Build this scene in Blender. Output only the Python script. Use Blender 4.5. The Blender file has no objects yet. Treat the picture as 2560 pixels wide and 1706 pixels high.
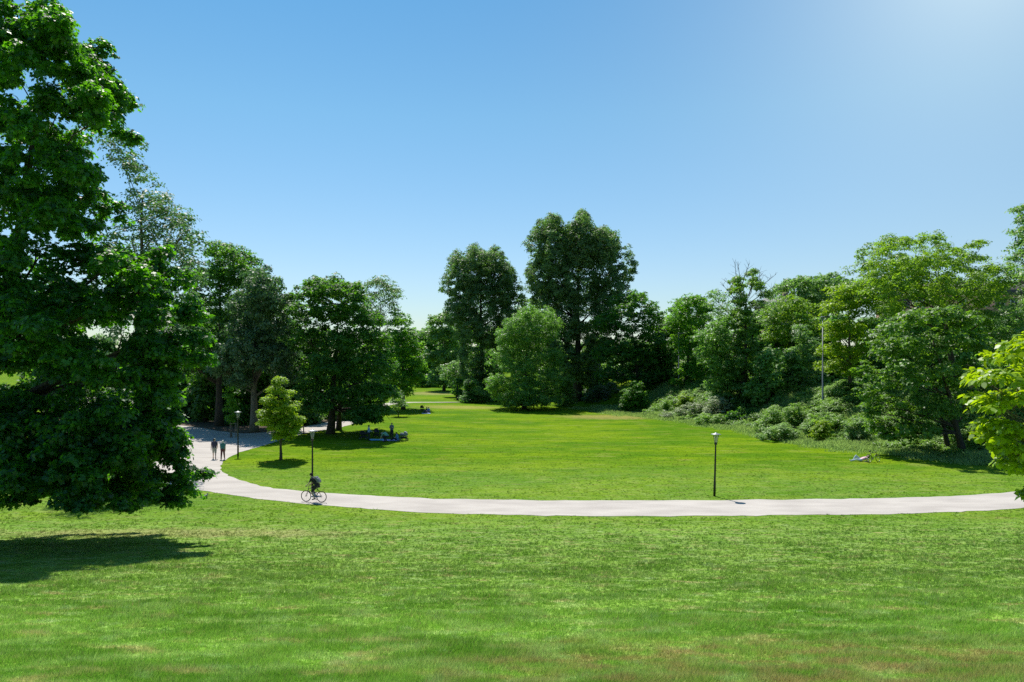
import bpy, bmesh, math, random
import numpy as np
from mathutils import Vector, Matrix

# ------------------------------------------------------------------ camera, sky, sun, exposure
SC = bpy.context.scene
COL = SC.collection
F = 1849.0            # focal length in pixels of the 2560 px wide photograph
H = 8.6               # camera height above the path
cam_d = bpy.data.cameras.new("camera")
cam_d.sensor_width = 36.0
cam_d.lens = 36.0 * F / 2560.0
cam_d.shift_y = 47.0 / 2560.0
cam_d.clip_start = 0.1
cam_d.clip_end = 3000.0
cam = bpy.data.objects.new("camera", cam_d)
cam.location = (0, 0, H)
cam.rotation_euler = (math.radians(90), 0, 0)
COL.objects.link(cam)
SC.camera = cam

SUN_EL = math.radians(58.0)
SUN_AZ = math.radians(-20.0)      # measured from +Y (the view) towards +X
to_sun = Vector((math.sin(SUN_AZ) * math.cos(SUN_EL), math.cos(SUN_AZ) * math.cos(SUN_EL), math.sin(SUN_EL)))
sun_d = bpy.data.lights.new("sun", "SUN")
sun_d.energy = 5.0
sun_d.angle = math.radians(0.5)
sun_d.color = (1.0, 0.95, 0.87)
sun = bpy.data.objects.new("sun", sun_d)
sun.rotation_euler = to_sun.to_track_quat("Z", "Y").to_euler()
COL.objects.link(sun)

world = bpy.data.worlds.new("World")
SC.world = world
world.use_nodes = True
wn, wl = world.node_tree.nodes, world.node_tree.links
bg = wn["Background"]
sky = wn.new("ShaderNodeTexSky")
sky.sky_type = "NISHITA"
sky.sun_disc = False
sky.sun_elevation = SUN_EL
sky.sun_rotation = SUN_AZ
sky.altitude = 100
sky.air_density = 1.0
sky.dust_density = 0.6
sky.ozone_density = 1.6
tc_ = wn.new("ShaderNodeTexCoord")
sep = wn.new("ShaderNodeSeparateXYZ"); wl.new(tc_.outputs["Generated"], sep.inputs[0])
ramp = wn.new("ShaderNodeValToRGB"); cr = ramp.color_ramp
cr.elements[0].position = 0.0; cr.elements[0].color = (0.80, 0.88, 0.92, 1)
cr.elements[1].position = 1.0; cr.elements[1].color = (0.40, 0.85, 1.0, 1)
for p_, c_ in ((0.107, (0.77, 0.90, 0.98, 1)), (0.31, (0.57, 0.93, 1.0, 1)), (0.437, (0.40, 0.84, 1.0, 1))):
    e_ = cr.elements.new(p_); e_.color = c_
wl.new(sep.outputs[2], ramp.inputs[0])
tint = wn.new("ShaderNodeMix"); tint.data_type = "RGBA"; tint.blend_type = "MULTIPLY"
tint.inputs[0].default_value = 1.0
wl.new(sky.outputs[0], tint.inputs[6]); wl.new(ramp.outputs[0], tint.inputs[7])
# glow added into the sky colour high on the right, away from the sun
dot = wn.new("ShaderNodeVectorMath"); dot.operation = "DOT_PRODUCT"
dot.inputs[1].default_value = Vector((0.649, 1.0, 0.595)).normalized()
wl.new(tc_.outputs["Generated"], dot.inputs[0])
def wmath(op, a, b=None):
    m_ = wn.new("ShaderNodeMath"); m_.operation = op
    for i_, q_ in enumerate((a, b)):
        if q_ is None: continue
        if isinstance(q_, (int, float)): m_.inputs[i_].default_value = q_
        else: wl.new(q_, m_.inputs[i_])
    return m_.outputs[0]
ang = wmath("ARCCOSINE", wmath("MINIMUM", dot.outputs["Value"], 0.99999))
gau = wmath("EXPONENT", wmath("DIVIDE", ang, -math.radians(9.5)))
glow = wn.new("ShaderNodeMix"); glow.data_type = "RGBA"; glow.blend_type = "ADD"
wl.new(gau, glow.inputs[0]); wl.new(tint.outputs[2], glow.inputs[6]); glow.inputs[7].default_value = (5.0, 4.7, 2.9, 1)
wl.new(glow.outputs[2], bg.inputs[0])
bg.inputs[1].default_value = 0.09

SC.view_settings.view_transform = "Standard"
SC.view_settings.look = "None"
SC.view_settings.exposure = 0.45
SC.view_settings.gamma = 1.0
SC.cycles.use_denoising = False
SC.cycles.max_bounces = 7
SC.cycles.diffuse_bounces = 4
SC.cycles.glossy_bounces = 2
SC.cycles.transmission_bounces = 4
SC.cycles.transparent_max_bounces = 4
SC.cycles.caustics_reflective = False
SC.cycles.caustics_refractive = False

# ------------------------------------------------------------------ helpers
def W(px, py, d):
    return np.array([(px - 1280.0) / F * d, d, H - (py - 900.0) / F * d])

def G(px, py):
    d = H * F / (py - 900.0)
    return ((px - 1280.0) / F * d, d)

def sstep(a, b, x):
    t = np.clip((np.asarray(x, float) - a) / (b - a), 0, 1)
    return t * t * (3 - 2 * t)

def vnoise(x, y, seed=0):
    """smooth value noise in 0..1"""
    x = np.asarray(x, float); y = np.asarray(y, float)
    xi = np.floor(x).astype(np.int64); yi = np.floor(y).astype(np.int64)
    fx = x - xi; fy = y - yi
    fx = fx * fx * (3 - 2 * fx); fy = fy * fy * (3 - 2 * fy)
    def h(a, b):
        n = (a * 374761393 + b * 668265263 + seed * 1442695041) & 0x7FFFFFFF
        n = ((n ^ (n >> 13)) * 1274126177) & 0x7FFFFFFF
        return ((n ^ (n >> 16)) & 0xFFFF) / 65535.0
    return (h(xi, yi) * (1 - fx) + h(xi + 1, yi) * fx) * (1 - fy) + (h(xi, yi + 1) * (1 - fx) + h(xi + 1, yi + 1) * fx) * fy

def terrain(x, y):
    x = np.asarray(x, float); y = np.asarray(y, float)
    t = np.clip((40.3 - y) / 40.3, 0, 1.4)
    z = 6.9 * t ** 1.35
    s = ((x - 21) * 56 + (y - 122) * 19) / 59.0
    z = z + 4.6 * sstep(0.5, 12.5, s) * sstep(50, 66, y)
    z = z + 0.10 * (vnoise(x / 7, y / 7, 3) - 0.5) * sstep(2, 9, 40 - y)
    z = z - 0.35 * vnoise(x / 16, y / 16, 5) * sstep(62, 80, y) * sstep(-20, 0, x) * (1 - sstep(0, 6, s))
    return z

def gz(x, y):
    return float(terrain(x, y))

def setp(o, **kw):
    for k, v in kw.items():
        if v is not None:
            o[k] = v
    return o

def empty(name, loc, label=None, cat=None, group=None, rz=0.0):
    o = bpy.data.objects.new(name, None)
    o.empty_display_size = 0.2
    o.location = loc
    o.rotation_euler = (0, 0, rz)
    COL.objects.link(o)
    return setp(o, label=label, category=cat, group=group)

def raw_mesh(name, verts, loops, starts, mat, smooth=False, vals=None):
    verts = np.asarray(verts, np.float32)
    me = bpy.data.meshes.new(name)
    me.vertices.add(len(verts)); me.vertices.foreach_set("co", verts.ravel())
    me.loops.add(len(loops)); me.loops.foreach_set("vertex_index", np.asarray(loops, np.int32))
    me.polygons.add(len(starts)); me.polygons.foreach_set("loop_start", np.asarray(starts, np.int32))
    if smooth:
        me.polygons.foreach_set("use_smooth", np.ones(len(starts), bool))
    if vals is not None:
        a = me.attributes.new("v", "FLOAT", "FACE")
        a.data.foreach_set("value", np.asarray(vals, np.float32))
    me.update(calc_edges=True)
    if mat is not None:
        for m in (mat if isinstance(mat, (list, tuple)) else [mat]):
            me.materials.append(m)
    return me

def link(name, me, parent=None, loc=(0, 0, 0)):
    o = bpy.data.objects.new(name, me)
    o.location = loc
    COL.objects.link(o)
    if parent is not None:
        o.parent = parent
    return o

class MB:
    """collects tubes, boxes, lathes into one mesh"""
    def __init__(s):
        s.v = []; s.f = []
    def add(s, verts, faces):
        b = len(s.v)
        s.v += [tuple(map(float, p)) for p in verts]
        s.f += [tuple(i + b for i in f) for f in faces]
    def tube(s, pts, rad, n=6, caps=True):
        pts = [Vector(p) for p in pts]
        if not hasattr(rad, "__len__"):
            rad = [rad] * len(pts)
        vs = []; fs = []
        u = None
        for i, p in enumerate(pts):
            t = (pts[min(i + 1, len(pts) - 1)] - pts[max(i - 1, 0)])
            if t.length < 1e-9: t = Vector((0, 0, 1))
            t.normalize()
            if u is None:
                u = t.orthogonal().normalized()
            else:
                u = (u - t * u.dot(t))
                u = u.normalized() if u.length > 1e-6 else t.orthogonal().normalized()
            w = t.cross(u)
            for k in range(n):
                a = 2 * math.pi * k / n
                vs.append(p + (u * math.cos(a) + w * math.sin(a)) * rad[i])
        for i in range(len(pts) - 1):
            for k in range(n):
                k2 = (k + 1) % n
                fs.append((i * n + k, i * n + k2, (i + 1) * n + k2, (i + 1) * n + k))
        if caps:
            fs.append(tuple(reversed(range(n))))
            fs.append(tuple((len(pts) - 1) * n + k for k in range(n)))
        s.add(vs, fs)
    def lathe(s, prof, n=20, c=(0, 0, 0)):
        vs = []; fs = []
        for r, z in prof:
            for k in range(n):
                a = 2 * math.pi * k / n
                vs.append((c[0] + r * math.cos(a), c[1] + r * math.sin(a), c[2] + z))
        for i in range(len(prof) - 1):
            for k in range(n):
                k2 = (k + 1) % n
                fs.append((i * n + k, i * n + k2, (i + 1) * n + k2, (i + 1) * n + k))
        fs.append(tuple(reversed(range(n))))
        fs.append(tuple((len(prof) - 1) * n + k for k in range(n)))
        s.add(vs, fs)
    def box(s, c, sz, R=None):
        vs = []
        for dx in (-.5, .5):
            for dy in (-.5, .5):
                for dz in (-.5, .5):
                    p = Vector((dx * sz[0], dy * sz[1], dz * sz[2]))
                    if R is not None: p = R @ p
                    vs.append(p + Vector(c))
        s.add(vs, [(0, 1, 3, 2), (4, 6, 7, 5), (0, 4, 5, 1), (2, 3, 7, 6), (0, 2, 6, 4), (1, 5, 7, 3)])
    def sphere(s, c, r, n=10, m=7):
        if not hasattr(r, "__len__"): r = (r, r, r)
        vs = [(c[0], c[1], c[2] - r[2])]; fs = []
        for i in range(1, m):
            ph = -math.pi / 2 + math.pi * i / m
            for k in range(n):
                a = 2 * math.pi * k / n
                vs.append((c[0] + r[0] * math.cos(ph) * math.cos(a), c[1] + r[1] * math.cos(ph) * math.sin(a), c[2] + r[2] * math.sin(ph)))
        vs.append((c[0], c[1], c[2] + r[2]))
        for k in range(n):
            fs.append((0, 1 + (k + 1) % n, 1 + k))
            fs.append((len(vs) - 1, 1 + (m - 2) * n + k, 1 + (m - 2) * n + (k + 1) % n))
        for i in range(m - 2):
            for k in range(n):
                k2 = (k + 1) % n
                fs.append((1 + i * n + k, 1 + i * n + k2, 1 + (i + 1) * n + k2, 1 + (i + 1) * n + k))
        s.add(vs, fs)
    def torus(s, c, R, r, axis="y", n=36, m=6):
        vs = []; fs = []
        for i in range(n):
            a = 2 * math.pi * i / n
            for j in range(m):
                b = 2 * math.pi * j / m
                q = R + r * math.cos(b); h = r * math.sin(b)
                p = (q * math.cos(a), h, q * math.sin(a)) if axis == "y" else (q * math.cos(a), q * math.sin(a), h)
                vs.append((c[0] + p[0], c[1] + p[1], c[2] + p[2]))
        for i in range(n):
            for j in range(m):
                i2 = (i + 1) % n; j2 = (j + 1) % m
                fs.append((i * m + j, i2 * m + j, i2 * m + j2, i * m + j2))
        s.add(vs, fs)
    def mesh(s, name, mat, smooth=True):
        loops = [i for f in s.f for i in f]
        starts = np.concatenate([[0], np.cumsum([len(f) for f in s.f])[:-1]])
        return raw_mesh(name, s.v, loops, starts, mat, smooth)
    def build(s, name, mat, parent=None, loc=(0, 0, 0), smooth=True):
        return link(name, s.mesh(name, mat, smooth), parent, loc)

# ------------------------------------------------------------------ materials
def nmat(name):
    m = bpy.data.materials.new(name); m.use_nodes = True
    n = m.node_tree.nodes; l = m.node_tree.links
    return m, n, l, n["Principled BSDF"]

def plain(name, col, rough=0.6, metal=0.0, noise=0.12, scale=12.0):
    m, n, l, b = nmat(name)
    tc = n.new("ShaderNodeTexCoord"); nz = n.new("ShaderNodeTexNoise"); nz.inputs["Scale"].default_value = scale
    nz.inputs["Detail"].default_value = 4
    l.new(tc.outputs["Object"], nz.inputs["Vector"])
    mx = n.new("ShaderNodeMix"); mx.data_type = "RGBA"
    mx.inputs[6].default_value = tuple(c * (1 - noise) for c in col) + (1,)
    mx.inputs[7].default_value = tuple(min(1, c * (1 + noise)) for c in col) + (1,)
    l.new(nz.outputs["Fac"], mx.inputs[0]); l.new(mx.outputs[2], b.inputs["Base Color"])
    b.inputs["Roughness"].default_value = rough; b.inputs["Metallic"].default_value = metal
    return m

def leafmat(name, dark, light, trans, tw=0.4, rough=0.42, spec=0.5):
    m, n, l, b = nmat(name)
    at = n.new("ShaderNodeAttribute"); at.attribute_name = "v"
    mx = n.new("ShaderNodeMix"); mx.data_type = "RGBA"
    mx.inputs[6].default_value = dark + (1,); mx.inputs[7].default_value = light + (1,)
    l.new(at.outputs["Fac"], mx.inputs[0]); l.new(mx.outputs[2], b.inputs["Base Color"])
    b.inputs["Roughness"].default_value = rough
    b.inputs["Specular IOR Level"].default_value = spec
    mt = n.new("ShaderNodeMix"); mt.data_type = "RGBA"
    mt.inputs[6].default_value = tuple(c * 0.6 for c in trans) + (1,); mt.inputs[7].default_value = trans + (1,)
    l.new(at.outputs["Fac"], mt.inputs[0])
    tr = n.new("ShaderNodeBsdfTranslucent"); l.new(mt.outputs[2], tr.inputs["Color"])
    ms = n.new("ShaderNodeMixShader"); ms.inputs[0].default_value = tw
    l.new(b.outputs[0], ms.inputs[1]); l.new(tr.outputs[0], ms.inputs[2])
    l.new(ms.outputs[0], n["Material Output"].inputs["Surface"])
    return m

def barkmat(name, col):
    m, n, l, b = nmat(name)
    tc = n.new("ShaderNodeTexCoord"); mp = n.new("ShaderNodeMapping"); mp.inputs["Scale"].default_value = (7, 7, 1.6)
    nz = n.new("ShaderNodeTexNoise"); nz.inputs["Scale"].default_value = 1.5; nz.inputs["Detail"].default_value = 6
    l.new(tc.outputs["Object"], mp.inputs[0]); l.new(mp.outputs[0], nz.inputs["Vector"])
    rp = n.new("ShaderNodeValToRGB")
    rp.color_ramp.elements[0].position = 0.35; rp.color_ramp.elements[0].color = tuple(c * 0.45 for c in col) + (1,)
    rp.color_ramp.elements[1].position = 0.65; rp.color_ramp.elements[1].color = col + (1,)
    l.new(nz.outputs["Fac"], rp.inputs[0]); l.new(rp.outputs[0], b.inputs["Base Color"])
    bp = n.new("ShaderNodeBump"); bp.inputs["Strength"].default_value = 0.8; bp.inputs["Distance"].default_value = 0.04
    l.new(nz.outputs["Fac"], bp.inputs["Height"]); l.new(bp.outputs[0], b.inputs["Normal"])
    b.inputs["Roughness"].default_value = 0.9
    return m

BARK = barkmat("bark", (0.12, 0.095, 0.07))
BARK_PALE = barkmat("pale_bark", (0.20, 0.17, 0.13))
BARK_DARK = barkmat("dark_bark", (0.07, 0.055, 0.042))

def lawn_nodes(n, l):
    """colour of the lawn by its place in the park, lightened near the camera against its own shade: returns a colour socket"""
    def mix(f, a, b):
        x = n.new("ShaderNodeMix"); x.data_type = "RGBA"
        if isinstance(f, float): x.inputs[0].default_value = f
        else: l.new(f, x.inputs[0])
        for s, c in ((x.inputs[6], a), (x.inputs[7], b)):
            if isinstance(c, tuple): s.default_value = c + (1,)
            else: l.new(c, s)
        return x.outputs[2]
    def mr(v, a, b, c=0.0, d=1.0):
        x = n.new("ShaderNodeMapRange"); x.interpolation_type = "SMOOTHSTEP"
        l.new(v, x.inputs[0])
        for i, q in enumerate((a, b, c, d)): x.inputs[i + 1].default_value = q
        return x.outputs[0]
    def math_(op, a, b):
        x = n.new("ShaderNodeMath"); x.operation = op
        for s, q in ((x.inputs[0], a), (x.inputs[1], b)):
            if isinstance(q, (int, float)): s.default_value = q
            else: l.new(q, s)
        return x.outputs[0]
    ge = n.new("ShaderNodeNewGeometry")
    def noise(scale, sx, detail=3.0, off=0.0):
        mp = n.new("ShaderNodeMapping"); mp.inputs["Scale"].default_value = (sx, 1, 0); mp.inputs["Location"].default_value = (off, off, 0)
        l.new(ge.outputs["Position"], mp.inputs[0])
        z = n.new("ShaderNodeTexNoise"); z.inputs["Scale"].default_value = scale; z.inputs["Detail"].default_value = detail
        l.new(mp.outputs[0], z.inputs["Vector"]); return z.outputs["Fac"]
    sp = n.new("ShaderNodeSeparateXYZ"); l.new(ge.outputs["Position"], sp.inputs[0])
    X, Y = sp.outputs[0], sp.outputs[1]
    near = mix(mr(noise(0.55, 0.55), 0.36, 0.64), (0.109, 0.221, 0.022), (0.180, 0.306, 0.044))
    near = mix(mr(noise(1.6, 0.6, 4.0, 7.0), 0.45, 0.72), near, (0.234, 0.333, 0.092))
    near = mix(mr(noise(0.9, 0.5, 3.0, 31.0), 0.58, 0.78, 0, 0.5), near, (0.087, 0.199, 0.020))
    near = mix(mr(noise(2.6, 0.6, 5.0, 43.0), 0.56, 0.72, 0, 0.7), near, (0.262, 0.356, 0.152))
    straw = mr(noise(1.9, 0.5, 5.0, 17.0), 0.54, 0.72, 0, 0.8)
    near = mix(straw, near, (0.327, 0.300, 0.125))
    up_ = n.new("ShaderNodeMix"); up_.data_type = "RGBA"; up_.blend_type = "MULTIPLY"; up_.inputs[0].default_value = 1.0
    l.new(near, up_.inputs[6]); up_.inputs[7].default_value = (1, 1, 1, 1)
    gain = mr(Y, 8.0, 24.0, 1.40, 0.92); l.new(gain, up_.inputs[7]); near = up_.outputs[2]  # nearest grass lightened in its colour to offset the blades' self-shadowing
    far = mix(mr(noise(0.16, 0.45, 5.0), 0.36, 0.64), (0.070, 0.168, 0.002), (0.150, 0.241, 0.003))
    far = mix(mr(noise(0.5, 0.4, 5.0, 9.0), 0.5, 0.75, 0, 0.7), far, (0.174, 0.241, 0.011))
    far = mix(mr(noise(0.35, 0.3, 6.0, 21.0), 0.53, 0.70, 0, 0.75), far, (0.054, 0.140, 0.002))
    far = mix(mr(noise(1.7, 0.45, 5.0, 51.0), 0.48, 0.68, 0, 0.7), far, (0.054, 0.134, 0.003))
    far = mix(mr(noise(0.9, 0.35, 6.0, 71.0), 0.54, 0.72, 0, 0.65), far, (0.210, 0.252, 0.050))
    far = mix(mr(noise(0.6, 0.4, 6.0, 87.0), 0.60, 0.74, 0, 0.6), far, (0.228, 0.190, 0.044))
    mid = mix(0.55, near, far)
    col = mix(mr(Y, 34, 42), near, mid)
    col = mix(mr(Y, 50, 66), col, far)
    # dry, brown ground on the near bank
    def blob(cx, cy, rx, ry):
        a = math_("MULTIPLY", math_("SUBTRACT", X, cx), 1.0 / rx); b = math_("MULTIPLY", math_("SUBTRACT", Y, cy), 1.0 / ry)
        r = math_("ADD", math_("MULTIPLY", a, a), math_("MULTIPLY", b, b))
        return mr(math_("ADD", r, math_("MULTIPLY", math_("SUBTRACT", noise(1.3, 0.7, 5.0, cx), 0.5), 2.6)), 0.1, 1.5, 1, 0)
    dry = math_("MULTIPLY", blob(4.2, 8.9, 5.2, 2.3), mr(noise(3.0, 0.6, 6.0, 61.0), 0.36, 0.66, 0.05, 0.75))
    col = mix(dry, col, (0.370, 0.275, 0.120))
    col = mix(math_("MULTIPLY", blob(-15.5, 34.5, 9, 2.0), 0.42), col, (0.33, 0.27, 0.13))
    col = mix(math_("MULTIPLY", blob(15.0, 113, 8, 5), 0.5), col, (0.36, 0.26, 0.11))
    col = mix(math_("MULTIPLY", blob(-10.0, 136, 8, 5), 0.5), col, (0.36, 0.29, 0.11))
    col = mix(math_("MULTIPLY", blob(-20.0, 190, 8, 10), 0.5), col, (0.36, 0.29, 0.13))
    return col, noise

def lawnmat():
    m, n, l, b = nmat("lawn")
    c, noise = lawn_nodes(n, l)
    nz = noise(9.0, 0.7, 6.0)
    mx = n.new("ShaderNodeMix"); mx.data_type = "RGBA"; mx.blend_type = "MULTIPLY"; mx.inputs[0].default_value = 1.0
    rp = n.new("ShaderNodeMapRange"); rp.inputs[1].default_value = 0.3; rp.inputs[2].default_value = 0.7
    rp.inputs[3].default_value = 0.55; rp.inputs[4].default_value = 1.35
    l.new(nz, rp.inputs[0]); l.new(c, mx.inputs[6]); l.new(rp.outputs[0], mx.inputs[7])
    l.new(mx.outputs[2], b.inputs["Base Color"])
    b.inputs["Roughness"].default_value = 0.9; b.inputs["Specular IOR Level"].default_value = 0.03
    bp = n.new("ShaderNodeBump"); bp.inputs["Strength"].default_value = 0.5; bp.inputs["Distance"].default_value = 0.08
    l.new(noise(14.0, 0.8, 5.0), bp.inputs["Height"]); l.new(bp.outputs[0], b.inputs["Normal"])
    return m

def blademat():
    m, n, l, b = nmat("grass_blade")
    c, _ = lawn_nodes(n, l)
    at = n.new("ShaderNodeAttribute"); at.attribute_name = "v"
    rp = n.new("ShaderNodeMapRange"); rp.inputs[3].default_value = 0.72; rp.inputs[4].default_value = 1.75
    l.new(at.outputs["Fac"], rp.inputs[0])
    mx = n.new("ShaderNodeMix"); mx.data_type = "RGBA"; mx.blend_type = "MULTIPLY"; mx.inputs[0].default_value = 1.0
    l.new(c, mx.inputs[6]); l.new(rp.outputs[0], mx.inputs[7])
    def band(lo, hi, col, src):
        q = n.new("ShaderNodeMapRange"); q.inputs[1].default_value = lo; q.inputs[2].default_value = hi
        l.new(at.outputs["Fac"], q.inputs[0]); y = n.new("ShaderNodeMix"); y.data_type = "RGBA"
        l.new(q.outputs[0], y.inputs[0]); l.new(src, y.inputs[6]); y.inputs[7].default_value = col + (1,); return y
    mx = band(0.14, 0.08, (0.33, 0.26, 0.12), mx.outputs[2])
    mx = band(0.84, 0.92, (0.24, 0.34, 0.10), mx.outputs[2])  # palest blades: sky glints put into the blade colour
    l.new(mx.outputs[2], b.inputs["Base Color"]); b.inputs["Roughness"].default_value = 0.42
    b.inputs["Specular IOR Level"].default_value = 0.08
    tr = n.new("ShaderNodeBsdfTranslucent"); l.new(mx.outputs[2], tr.inputs["Color"])
    ms = n.new("ShaderNodeMixShader"); ms.inputs[0].default_value = 0.42
    l.new(b.outputs[0], ms.inputs[1]); l.new(tr.outputs[0], ms.inputs[2])
    l.new(ms.outputs[0], n["Material Output"].inputs["Surface"])
    return m

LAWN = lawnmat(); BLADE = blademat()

# ------------------------------------------------------------------ ground, path
def axis(pairs):
    out = []
    for a, b, st in pairs:
        out += list(np.arange(a, b, st))
    return np.array(out + [pairs[-1][1]])

gx = axis([(-900, -120, 60), (-120, -45, 3), (-45, 45, 0.75), (45, 120, 3), (120, 900, 60)])
gy = axis([(-60, -4, 4), (-4, 45, 0.6), (45, 140, 1.5), (140, 320, 6), (320, 1500, 80)])
XX, YY = np.meshgrid(gx, gy)
ZZ = terrain(XX, YY)
nx, ny = len(gx), len(gy)
idx = np.arange(nx * ny).reshape(ny, nx)
quads = np.stack([idx[:-1, :-1], idx[:-1, 1:], idx[1:, 1:], idx[1:, :-1]], -1).reshape(-1, 4)
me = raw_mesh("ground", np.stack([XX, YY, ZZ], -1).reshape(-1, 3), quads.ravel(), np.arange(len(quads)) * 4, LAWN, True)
setp(link("ground", me), kind="structure", label="rolling mown park lawn with dry patches")

def smooth_line(pts, step=0.7, jit=0.07, seed=1):
    """Catmull-Rom through the points, resampled and slightly ragged"""
    P = np.array(pts, float)
    P = np.vstack([2 * P[0] - P[1], P, 2 * P[-1] - P[-2]])
    out = []
    for i in range(1, len(P) - 2):
        L = np.linalg.norm(P[i + 1] - P[i]); n = max(2, int(L / step))
        for t in np.arange(n) / n:
            out.append(0.5 * ((2 * P[i]) + (-P[i - 1] + P[i + 1]) * t + (2 * P[i - 1] - 5 * P[i] + 4 * P[i + 1] - P[i + 2]) * t ** 2 + (-P[i - 1] + 3 * P[i] - 3 * P[i + 1] + P[i + 2]) * t ** 3))
    out.append(P[-2]); out = np.array(out)
    r = np.random.default_rng(seed)
    return out + r.normal(0, jit, out.shape)

inner_px = [(2900, 1210), (2560, 1229), (2394, 1240), (2176, 1247), (1784, 1251), (1414, 1252), (1088, 1247), (900, 1238), (762, 1229), (653, 1216), (592, 1198),
            (563, 1184), (551, 1171), (555, 1159), (569, 1147), (592, 1134), (632, 1122), (692, 1104), (724, 1095), (762, 1084), (816, 1075), (864, 1066), (912, 1048), (934, 1035),
            (955, 1021), (985, 1011.5), (1030, 1007.3), (1110, 1006.7), (1150, 1006.0)]
outer_px = [(1150, 1005.4), (1110, 1005.5), (1020, 1005.7), (975, 1007.5), (935, 1014), (906, 1022), (886, 1033), (852, 1046), (822, 1055), (787, 1062), (745, 1072), (690, 1079),
            (620, 1084), (560, 1080), (500, 1070), (440, 1064), (390, 1075), (365, 1110), (372, 1160), (410, 1203), (470, 1221), (522, 1230), (640, 1247), (762, 1260), (920, 1273), (1088, 1283), (1300, 1289), (1523, 1291),
            (1740, 1291), (1958, 1288), (2285, 1284), (2560, 1271), (2900, 1245)]
inner = smooth_line([G(*p) for p in inner_px], seed=4)
outer = smooth_line([G(*p) for p in outer_px], seed=5)
path_poly = np.vstack([inner, outer])

def in_poly(px, py, poly):
    px = np.asarray(px); py = np.asarray(py)
    inside = np.zeros(px.shape, bool)
    x0, y0 = poly[:, 0], poly[:, 1]; x1, y1 = np.roll(x0, -1), np.roll(y0, -1)
    for a, b, c, d in zip(x0, y0, x1, y1):
        if b == d: continue
        k = ((b > py) != (d > py)) & (px < (c - a) * (py - b) / (d - b) + a)
        inside ^= k
    return inside

def sheet(name, poly, dz, mat, label):
    bm = bmesh.new()
    vs = [bm.verts.new((p[0], p[1], 0)) for p in poly]
    es = [bm.edges.new((vs[i], vs[(i + 1) % len(vs)])) for i in range(len(vs))]
    bmesh.ops.triangle_fill(bm, use_beauty=True, edges=es)
    for v in bm.verts:
        v.co.z = max(0.0, gz(v.co.x, v.co.y)) + dz
    bmesh.ops.recalc_face_normals(bm, faces=bm.faces)
    for f in bm.faces:
        if f.normal.z < 0: f.normal_flip()
    me = bpy.data.meshes.new(name); bm.to_mesh(me); bm.free(); me.materials.append(mat)
    return setp(link(name, me), kind="structure", label=label)

def gravelmat(name, c1, c2, dirt=0.3):
    m, n, l, b = nmat(name)
    ge = n.new("ShaderNodeNewGeometry")
    def nz(s, d=5.0, sx=1.0):
        mp = n.new("ShaderNodeMapping"); mp.inputs["Scale"].default_value = (sx, 1, 1)
        l.new(ge.outputs["Position"], mp.inputs[0])
        z = n.new("ShaderNodeTexNoise"); z.inputs["Scale"].default_value = s; z.inputs["Detail"].default_value = d
        l.new(mp.outputs[0], z.inputs["Vector"]); return z.outputs["Fac"]
    mx = n.new("ShaderNodeMix"); mx.data_type = "RGBA"
    mx.inputs[6].default_value = c1 + (1,); mx.inputs[7].default_value = c2 + (1,)
    r = n.new("ShaderNodeMapRange"); r.inputs[1].default_value = 0.35; r.inputs[2].default_value = 0.65
    l.new(nz(0.8, 6.0, 0.4), r.inputs[0]); l.new(r.outputs[0], mx.inputs[0])
    m2 = n.new("ShaderNodeMix"); m2.data_type = "RGBA"; m2.blend_type = "MULTIPLY"; m2.inputs[0].default_value = dirt
    l.new(mx.outputs[2], m2.inputs[6]); l.new(nz(22.0, 3.0), m2.inputs[7])
    l.new(m2.outputs[2], b.inputs["Base Color"]); b.inputs["Roughness"].default_value = 0.95
    b.inputs["Specular IOR Level"].default_value = 0.2
    bp = n.new("ShaderNodeBump"); bp.inputs["Strength"].default_value = 0.4; bp.inputs["Distance"].default_value = 0.02
    l.new(nz(30.0, 3.0), bp.inputs["Height"]); l.new(bp.outputs[0], b.inputs["Normal"])
    return m

GRAVEL = gravelmat("pale_gravel", (0.430, 0.392, 0.358), (0.535, 0.492, 0.448))
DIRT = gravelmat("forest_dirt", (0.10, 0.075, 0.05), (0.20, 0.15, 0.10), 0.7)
sheet("path", path_poly, 0.012, GRAVEL, "pale gravel path curving round the central lawn")
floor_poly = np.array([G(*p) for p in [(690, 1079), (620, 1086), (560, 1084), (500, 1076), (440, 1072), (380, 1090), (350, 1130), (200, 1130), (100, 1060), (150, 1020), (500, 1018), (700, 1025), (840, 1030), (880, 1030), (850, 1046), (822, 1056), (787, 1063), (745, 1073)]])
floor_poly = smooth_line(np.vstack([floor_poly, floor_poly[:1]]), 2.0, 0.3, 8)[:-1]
sheet("forest_floor", floor_poly, 0.006, DIRT, "bare brown earth under the trees behind the path")

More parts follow.
